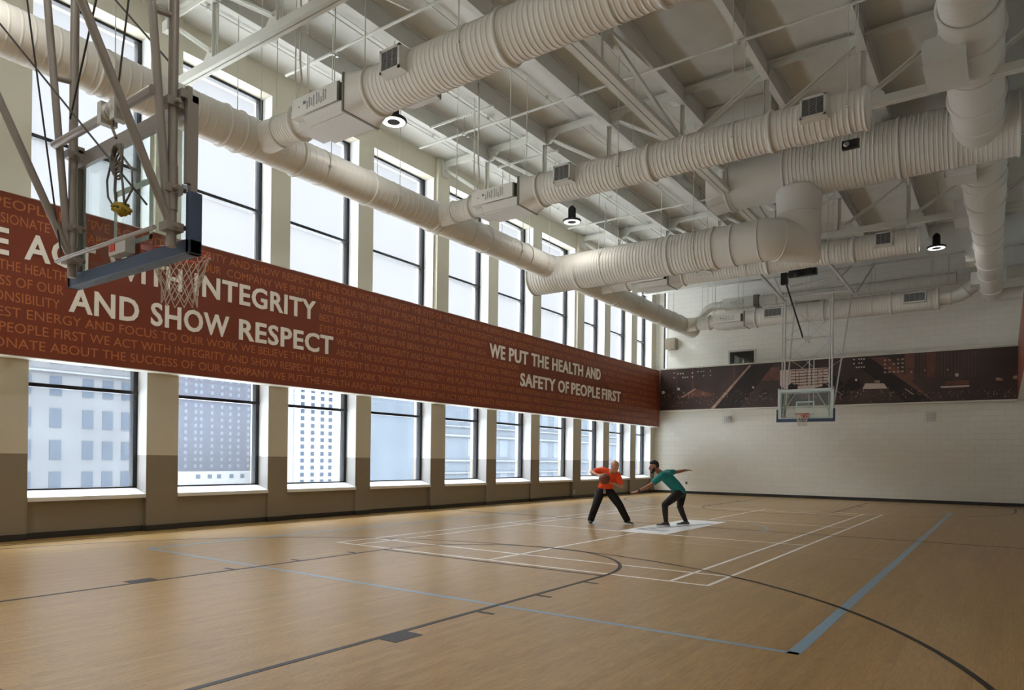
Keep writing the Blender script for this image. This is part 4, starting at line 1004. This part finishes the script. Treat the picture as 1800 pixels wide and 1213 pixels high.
building('stone_building', 'pale stone building with tall windows behind the leftmost lower windows', -45, 1.9, 9, 23.4, -10, 9, 'city_stone', G1, 'city_window',
         trims=[(9, 23.4, 6.1, 6.2)])
G2 = grid([51.1, 52.5, 53.3, 54.9, 56.4, 57.7, 59.0, 60.6, 62.0, 62.7], [-.3+.92*k for k in range(14)], .38, .46)
building('brick_tower', 'grey brick tower of many small windows seen through the second pair of windows', -90, 3.6, 50.35, 66.5, -8, 13.2, 'city_brick', G2, 'city_window_pale', 30)
building('low_annex', 'low pale annex with square windows at the foot of the brick tower', -84, 3.6, 44, 60.6, -8, -.72, 'city_white', grid([49.3, 50.9, 52.2, 54, 55.6], [-1.6], .6, .55), 'city_window', 6)
G3 = grid([62.25, 64.0, 65.7, 67.15, 69.2], [-2.4+.985*k for k in range(14)], .62, .56)
building('white_tower', 'bright white tower with columns of dark windows seen in the third lower window', -80, 3.4, 60.9, 70.9, -8, 12.4, 'city_white', G3, 'city_window_dark', 25,
         trims=[(61.05, 61.15, -8, 12.4)])
G4 = grid([141.1+1.15*k for k in range(5)], [.6+1.16*k for k in range(17)], .42, .62)
building('cream_tower', 'distant cream tower with fine rows of windows in the fourth lower window', -150, 2.9, 137.2, 147.5, -8, 21, 'city_cream', G4, 'city_window_dark', 30)
G5 = grid([68.6, 69.9, 70.3, 71.1, 71.5], [-2.0, -.35, 1.2, 2.6, 6.0, 7.4, 8.8], .26, .85)
building('ornate_tower', 'grey ornate masonry tower with cornices beside the distant cream tower', -70, 2, 68.05, 72.4, -8, 11, 'city_grey', G5, 'city_window', 14,
         trims=[(68.0, 72.45, 3.95, 4.15), (68.0, 72.45, 4.75, 4.85), (68.0, 72.45, -1.15, -1.0), (68.5, 69.2, 5.2, 5.5), (69.8, 70.7, 5.2, 5.5), (71.0, 71.9, 5.2, 5.5)])
G6 = grid([43.4+2.15*k for k in range(16)], [1.55, 4.15, -1.05], 1.15, 1.42)
building('bay_building', 'pale blue-grey building with large bays close by, filling the farther lower windows', -35, 2, 38.05, 84, -8, 6.6, 'city_glass_wall', G6, 'city_window_pale', 12,
         trims=[(38.05, 84, 3.1, 3.25), (38.05, 84, 3.85, 3.95), (38.05, 84, 1.15, 1.28), (38.05, 84, .2, .3)])
solo(MB().box(-900, -13.6, -300, 900, -62, -60), 'city_ground', 'city_street', 'pale street level far below the hall outside the windows', 'ground', kind='structure')

# ------------------------------------------------------------------ people
mat('skin_fair', (.80, .60, .50), .5); mat('skin_tan', (.62, .43, .33), .5); mat('hair_black', (.08, .065, .06), .7); mat('beard', (.12, .09, .075), .8)
mat('shirt_orange', (.98, .33, .12), .7, bump=(25, .25)); mat('shirt_teal', (.10, .52, .52), .7, bump=(22, .25)); mat('trouser_black', (.075, .065, .065), .8, bump=(18, .3)); mat('trouser_charcoal', (.13, .115, .11), .8, bump=(18, .3))
mat('shoe_black', (.09, .09, .09), .5); mat('shoe_grey', (.27, .26, .27), .6); mat('sole_white', (.88, .88, .88), .5); mat('ball_leather', (.50, .28, .18), .55, bump=(180, .3)); mat('eye_dark', (.06, .05, .05), .3); mat('lip', (.60, .33, .29), .5)
def ell(bm, c, r, rot=None, seg=16, rings=12):
    c = Vector(c); vs = []
    for i in range(rings+1):
        th = pi*i/rings
        for k in range(seg if 0 < i < rings else 1):
            g = 2*pi*k/seg; p = Vector((r[0]*sin(th)*cos(g), r[1]*sin(th)*sin(g), r[2]*cos(th)))
            if rot is not None: p = rot @ p
            vs.append(bm.verts.new(c+p))
    return vs
def hull(meshes, items):
    """convex hull of a chain of ellipsoids, items: (centre, radii or number, rotation or None)"""
    bm = bmesh.new()
    for it in items:
        c, r = it[0], it[1]; rot = it[2] if len(it) > 2 else None
        if not isinstance(r, (tuple, list)): r = (r, r, r)
        ell(bm, c, r, rot)
    bmesh.ops.convex_hull(bm, input=bm.verts)
    for v in [v for v in bm.verts if not v.link_faces]: bm.verts.remove(v)
    meshes.append(([tuple(v.co) for v in bm.verts], [])); bm.verts.index_update(); meshes[-1] = ([tuple(v.co) for v in bm.verts], [tuple(v.index for v in f.verts) for f in bm.faces]); bm.free()
def chain(ms, pts):
    for a, b_ in zip(pts[:-1], pts[1:]): hull(ms, [a, b_])
def fuse(ms, name, m_, parent, rotz, vox=.010, smooth=4, label=None):
    """overlapping solids joined into one continuous skin"""
    V = []; F_ = []
    for v, f in ms: o = len(V); V += v; F_ += [tuple(o+i for i in q) for q in f]
    me = bpy.data.meshes.new('tmp'); me.from_pydata(V, [], F_); me.update()
    ob = bpy.data.objects.new('tmp', me); C.objects.link(ob)
    rm = ob.modifiers.new('r', 'REMESH'); rm.mode = 'VOXEL'; rm.voxel_size = vox; rm.use_smooth_shade = True
    if smooth: sm = ob.modifiers.new('s', 'SMOOTH'); sm.factor = .5; sm.iterations = smooth
    dg = bpy.context.evaluated_depsgraph_get(); dg.update()
    m2 = bpy.data.meshes.new_from_object(ob.evaluated_get(dg), depsgraph=dg); m2.name = name
    bpy.data.objects.remove(ob); bpy.data.meshes.remove(me)
    m2.materials.clear(); m2.materials.append(MATS[m_]); m2.transform(Matrix.Rotation(rotz, 4, 'Z'))
    m2.polygons.foreach_set('use_smooth', [True]*len(m2.polygons))
    o = bpy.data.objects.new(name, m2); link(o, parent); ORG[o] = ORG[parent]
    if label: o['label'] = label
    return o
def rawpart(mb, name, mats, parent, rotz, label=None):
    R_ = Matrix.Rotation(rotz, 3, 'Z'); org = ORG[parent]
    mb.v = [tuple(R_ @ Vector(v)+org) for v in mb.v]; return part(mb, name, mats, parent, label)
def basis(fwd, up):
    f = Vector(fwd).normalized(); u = Vector(up); u = (u-f*u.dot(f)).normalized(); r_ = f.cross(u)
    return Matrix((r_, f, u)).transposed()      # columns: right, forward, up
def head(ms, c, B, s=1.0):
    c = Vector(c); L = lambda x_, y_, z_: c+B @ Vector((x_*s, y_*s, z_*s))
    hull(ms, [(L(0, -.012, .035), (.079*s, .094*s, .084*s), B), (L(0, .015, -.02), (.068*s, .072*s, .07*s), B)])       # cranium
    hull(ms, [(L(0, .03, -.03), (.058*s, .055*s, .05*s), B), (L(0, .055, -.10), (.032*s, .028*s, .022*s), B)])           # jaw and chin
    hull(ms, [(L(0, .092, .012), .010*s), (L(0, .112, -.028), .0125*s), (L(0, .085, -.035), .018*s)])                     # nose
    hull(ms, [(L(-.035, .078, .032), .012*s), (L(.035, .078, .032), .012*s)])                                            # brow
    for q in (-1, 1): hull(ms, [(L(q*.074, -.005, .015), (.008*s, .018*s, .028*s), B), (L(q*.072, .002, -.02), (.007*s, .012*s, .014*s), B)])
    hull(ms, [(L(-.02, .084, -.068), .008*s), (L(.02, .084, -.068), .008*s), (L(0, .09, -.066), .009*s)])
    return L
def hand(ms, w, d, palm_n, curl, s=1.0, spread=.0, thumb=1):
    """w wrist point, d direction of the fingers, palm_n palm normal, curl in radians per joint"""
    w = Vector(w); d = Vector(d).normalized(); n_ = Vector(palm_n); n_ = (n_-d*n_.dot(d)).normalized(); a = d.cross(n_)*thumb
    hull(ms, [(w, .022*s), (w+d*.035*s+a*.022*s, .014*s), (w+d*.035*s-a*.024*s, .014*s), (w+d*.088*s+a*.032*s, .012*s), (w+d*.080*s-a*.034*s, .011*s)])
    for k, (off, ln) in enumerate(((.033, .074), (.011, .084), (-.012, .078), (-.033, .060))):
        p = w+d*.088*s+a*off*s; dd = (d+a*off*spread*9).normalized(); ang = 0; pr = p
        for j, fr in enumerate((.45, .30, .25)):
            ang += curl*(1 if j else .7); q = pr+(dd*cos(ang)+n_*sin(ang))*ln*fr*s
            hull(ms, [(pr, .0092*s-.0007*j), (q, .0085*s-.0007*j)]); pr = q
    b_ = w+d*.028*s+a*.026*s; q = b_+(d*.55+a*.75+n_*.25).normalized()*.042*s; hull(ms, [(b_, .015*s), (q, .0105*s)])
    q2 = q+(d*.85+a*.25+n_*.35).normalized()*.03*s; hull(ms, [(q, .0105*s), (q2, .009*s)])
def shoe(parent, rotz, an, toe, up_m, label=None):
    an = Vector(an); toe = Vector(toe); d = Vector((toe.x-an.x, toe.y-an.y, 0)).normalized(); h = Vector((an.x, an.y, 0))-d*.05; t_ = h+d*.255; sd = Vector((-d.y, d.x, 0))
    ms = []
    hull(ms, [(h+Vector((0, 0, .045)), (.036, .036, .032)), (h+d*.14+Vector((0, 0, .042)), (.042, .042, .03)), (t_-d*.03+Vector((0, 0, .036)), (.036, .036, .018))])
    hull(ms, [(h+d*.03+Vector((0, 0, .095)), (.038, .038, .015)), (h+d*.03+Vector((0, 0, .05)), (.042, .05, .02)), (h+d*.12+Vector((0, 0, .065)), (.034, .034, .018))])
    o = fuse(ms, 'shoe', up_m, parent, rotz, .008, 2, label)
    mb = MB(); out = []
    for k in range(28):
        g = 2*pi*k/28; q = h+d*(.105+.153*cos(g))+sd*(.049*sin(g)*(1+.12*cos(g))); out.append(q)
    n = len(out); v = [(q.x, q.y, .002) for q in out]+[(q.x, q.y, .034) for q in out]
    mb.add(v, [tuple(range(n))[::-1], tuple(range(n, 2*n))]+[(i, (i+1) % n, n+(i+1) % n, n+i) for i in range(n)]); rawpart(mb, 'sole', 'sole_white', o, rotz)
    la = MB()
    for k in range(4): c_ = h+d*(.09+.025*k)+Vector((0, 0, .083-.006*k)); la.bar(c_-sd*.02, c_+sd*.02, .006)
    rawpart(la, 'laces', 'sole_white', o, rotz)

# --- man in orange holding the ball (local axes: x to the right of the view, y away from it)
A1 = YAW
po = thing('person', (-6.906, 13.425, 0), 'bald person in an orange t-shirt and black trousers crouching with a basketball', 'person')
J = {'head': (.071, -.22, 1.235), 'neck': (.02, -.12, 1.13), 'shR': (-.185, -.04, 1.15), 'shL': (.165, -.06, 1.055), 'chest': (-.01, -.04, 1.03), 'belly': (-.06, .0, .88), 'waist': (-.095, .04, .79), 'pelvis': (-.10, .06, .72),
     'elR': (-.392, -.05, 1.115), 'wrR': (-.315, -.22, 1.06), 'ball': (-.161, -.34, .98), 'elL': (.235, -.10, .80), 'wrL': (.075, -.27, .865),
     'hipR': (-.19, .05, .70), 'knR': (-.305, -.09, .40), 'anR': (-.395, .0, .085), 'hipL': (.0, .05, .70), 'knL': (.205, -.09, .41), 'anL': (.385, .0, .085)}
HB = basis((.30, -.80, -.55), (.1, -.5, .9))
sk = []
Lh = head(sk, J['head'], HB, 1.1)
chain(sk, [(J['head'], .05), (J['neck'], .056), ((.0, -.05, 1.09), .07)])
hull(sk, [(J['shR'], .05), (J['shL'], .05), (J['chest'], (.13, .09, .12)), (J['belly'], (.13, .09, .1))]); hull(sk, [(J['belly'], (.12, .09, .1)), (J['pelvis'], (.13, .09, .08))])
chain(sk, [(J['shR'], .05), (J['elR'], .040), (J['wrR'], .026)]); chain(sk, [(J['shL'], .05), (J['elL'], .040), (J['wrL'], .026)])
chain(sk, [(J['hipR'], .08), (J['knR'], .055), (J['anR'], .036)]); chain(sk, [(J['hipL'], .08), (J['knL'], .055), (J['anL'], .036)])
bc = Vector(J['ball'])
hand(sk, J['wrR'], (.80, -.42, .10), (.35, -.1, -.95), .42, 1.0, .05, -1)
hand(sk, J['wrL'], (-.85, -.35, .15), (-.35, -.2, .5), .35, 1.0, .05, 1)
fuse(sk, 'body', 'skin_fair', po, A1, .008, 3)
fc = MB()
for q in (-1, 1): fc.ball(Lh(q*.032, .083, .012), .0085, seg=8, rings=6)
rawpart(fc, 'eyes', 'eye_dark', po, A1)
fc = MB(); fc.ball(Lh(0, .094, -.067), .011, seg=10, rings=6, sx=2.2, sz=.5); rawpart(fc, 'mouth', 'lip', po, A1)
sh = []
hull(sh, [((-.15, -.03, 1.145), (.085, .095, .075)), ((.135, -.05, 1.06), (.085, .095, .075)), ((0, -.03, 1.04), (.165, .125, .12))])
hull(sh, [((0, -.03, 1.04), (.165, .125, .12)), ((-.06, -.01, .90), (.16, .125, .1)), ((-.03, -.02, .98), (.175, .13, .1))])
hull(sh, [((-.06, -.01, .90), (.16, .125, .09)), ((-.09, .03, .80), (.16, .12, .05))]); hull(sh, [((-.09, .03, .80), (.16, .125, .03)), ((-.075, .03, .76), (.155, .12, .015))])
v1 = Vector(J['shR']).lerp(Vector(J['elR']), .62); v2 = Vector(J['shL']).lerp(Vector(J['elL']), .62)
chain(sh, [((-.16, -.03, 1.15), .075), (v1, .068)]); chain(sh, [((.145, -.05, 1.06), .078), (v2, .070)])
fuse(sh, 't_shirt', 'shirt_orange', po, A1, .010, 4)
tr = []
hull(tr, [((-.10, .05, .76), (.15, .12, .04)), (J['hipR'], (.10, .115, .08)), (J['hipL'], (.10, .115, .08))])
chain(tr, [(J['hipR'], (.10, .11, .09)), ((-.25, -.03, .55), .097), (J['knR'], .083), ((-.36, -.03, .22), .076), ((-.392, .0, .10), .073)])
chain(tr, [(J['hipL'], (.10, .11, .09)), ((.10, -.03, .56), .097), (J['knL'], .083), ((.31, -.03, .22), .076), ((.38, .0, .10), .073)])
fuse(tr, 'trousers', 'trouser_black', po, A1, .010, 4)
shoe(po, A1, J['anR'], (-.44, -.20, 0), 'shoe_black'); shoe(po, A1, J['anL'], (.47, -.18, 0), 'shoe_black')
bdg = MB().box(-.152, -.104, -.115, -.111, .665, .74).box(-.13, -.126, -.113, -.109, .74, .79); ob = rawpart(bdg, 'badge', 'plastic_white', po, A1)
rawpart(MB().box(-.145, -.118, -.117, -.115, .70, .725), 'badge_photo', 'ink_dark', ob, A1)
# the ball
bt = thing('basketball', tuple(Matrix.Rotation(A1, 3, 'Z') @ bc+Vector((-6.906, 13.425, -.0))), 'worn brown basketball held between the hands of the person in orange', 'basketball')
bo = ORG[bt]; mb = MB().ball(bo, .118, seg=40, rings=28); part(mb, 'ball_cover', 'ball_leather', bt)
mb = MB()
for nx, ny, nz in ((1, .2, .1), (.2, 1, .3), (.1, .1, 1)):
    nn = Vector((nx, ny, nz)).normalized(); a = nn.orthogonal().normalized(); b_ = nn.cross(a)
    mb.path([bo+(a*cos(t_)+b_*sin(t_))*.1175 for t_ in [2*pi*k/48 for k in range(48)]], .0028, 5, closed=True)
part(mb, 'seams', 'ink_dark', bt)

# --- man in teal guarding with both arms spread
pt_ = thing('person', (-5.674, 13.989, 0), 'bearded person in a teal t-shirt and dark trousers leaning forward with arms spread', 'person')
T = {'head': (-.438, 0, 1.243), 'neck': (-.345, .0, 1.145), 'shN': (-.315, -.15, 1.06), 'shF': (-.12, .17, 1.12), 'elN': (-.565, -.29, .862), 'wrN': (-.845, -.36, .735), 'elF': (.126, .33, 1.135), 'wrF': (.325, .44, 1.17),
     'hipN': (.055, -.09, .68), 'knN': (-.245, -.20, .46), 'anN': (-.205, -.14, .085), 'hipF': (.165, .10, .67), 'knF': (.135, .08, .41), 'anF': (.275, .12, .085)}
HB2 = basis((-.97, .12, -.18), (-.15, 0, 1))
sk = []
Lh = head(sk, T['head'], HB2, 1.0)
chain(sk, [((-.42, 0, 1.22), .052), (T['neck'], .056), ((-.26, .0, 1.09), .07)])
hull(sk, [(T['shN'], .05), (T['shF'], .05), ((-.19, 0, 1.03), (.10, .13, .10))]); chain(sk, [((-.19, 0, 1.03), (.10, .14, .09)), ((0, 0, .85), (.10, .13, .09)), ((.11, .01, .70), (.10, .13, .08))])
chain(sk, [(T['shN'], .050), (T['elN'], .040), (T['wrN'], .026)]); chain(sk, [(T['shF'], .050), (T['elF'], .040), (T['wrF'], .026)])
chain(sk, [(T['hipN'], .08), (T['knN'], .055), (T['anN'], .036)]); chain(sk, [(T['hipF'], .08), (T['knF'], .055), (T['anF'], .036)])
hand(sk, T['wrN'], (-.95, -.15, -.25), (.05, -.25, .97), .22, 1.0, .12, -1)
hand(sk, T['wrF'], (.93, .25, .05), (.1, 0, -1), .18, 1.0, .05, 1)
fuse(sk, 'body', 'skin_tan', pt_, A1, .008, 3)
hr = []
hull(hr, [(Lh(0, -.018, .062), (.078, .092, .068), HB2), (Lh(0, -.055, .01), (.070, .055, .06), HB2)]); hull(hr, [(Lh(0, .045, .095), (.055, .035, .028), HB2), (Lh(0, -.02, .10), (.062, .06, .04), HB2)])
fuse(hr, 'hair', 'hair_black', pt_, A1, .007, 2)
bd_ = []
hull(bd_, [(Lh(0, .062, -.108), (.040, .030, .022), HB2), (Lh(0, .03, -.085), (.058, .035, .028), HB2)])
for q in (-1, 1): hull(bd_, [(Lh(q*.052, .035, -.07), (.014, .03, .025), HB2), (Lh(q*.068, .005, -.03), (.008, .016, .03), HB2)])
hull(bd_, [(Lh(-.022, .088, -.055), .007), (Lh(.022, .088, -.055), .007)])
fuse(bd_, 'beard', 'beard', pt_, A1, .006, 2)
fc = MB()
for q in (-1, 1): fc.ball(Lh(q*.032, .083, .012), .0085, seg=8, rings=6)
rawpart(fc, 'eyes', 'eye_dark', pt_, A1)
sh = []
hull(sh, [((-.285, -.12, 1.06), (.075, .08, .08)), ((-.13, .14, 1.12), (.075, .08, .07)), ((-.17, .0, 1.03), (.12, .17, .12))])
chain(sh, [((-.17, .0, 1.03), (.13, .17, .125)), ((-.02, .0, .88), (.135, .17, .115)), ((.09, .01, .76), (.135, .165, .085)), ((.105, .01, .715), (.135, .16, .055))])
v1 = Vector(T['shN']).lerp(Vector(T['elN']), .66); v2 = Vector(T['shF']).lerp(Vector(T['elF']), .62)
chain(sh, [((-.28, -.12, 1.07), .080), (v1, .068)]); chain(sh, [((-.13, .15, 1.12), .068), (v2, .06)])
fuse(sh, 't_shirt', 'shirt_teal', pt_, A1, .010, 4)
tr = []
hull(tr, [((.11, .01, .70), (.125, .15, .06)), (T['hipN'], (.10, .10, .085)), (T['hipF'], (.10, .10, .085))])
chain(tr, [(T['hipN'], .105), ((-.10, -.15, .57), .088), (T['knN'], .068), ((-.225, -.165, .27), .060), ((-.205, -.14, .11), .045)])
chain(tr, [(T['hipF'], .105), ((.16, .09, .55), .085), (T['knF'], .066), ((.20, .10, .25), .058), ((.27, .12, .11), .045)])
fuse(tr, 'trousers', 'trouser_charcoal', pt_, A1, .010, 4)
shoe(pt_, A1, T['anN'], (-.42, -.18, 0), 'shoe_grey'); shoe(pt_, A1, T['anF'], (.06, .09, 0), 'shoe_grey')
wb = MB(); a = Vector(T['wrN']); d = (Vector(T['elN'])-a).normalized(); wb.lathe(a+d*.02, d, [(0, .029), (0, .033), (.028, .034), (.028, .029)], 20); rawpart(wb, 'wristband', 'hair_black', pt_, A1)

t_ = thing('motion_sensor', (-2.15, 12.75, 6.75), 'small black box with a round grey lens hanging beside the second branch duct', 'sensor')
part(MB().box(-2.28, -2.02, 12.70, 12.78, 6.62, 6.76), 'housing', 'black_metal', t_)
part(MB().lathe((-2.21, 12.70, 6.69), (0, -1, 0), [(0, .045), (.02, .045), (.035, .02)], 16), 'lens', 'galv', t_)
part(MB().tube((-2.06, 12.75, 6.76), (-2.06, 12.75, ZC), .008, 6), 'hanging_rod', 'steel_white', t_)
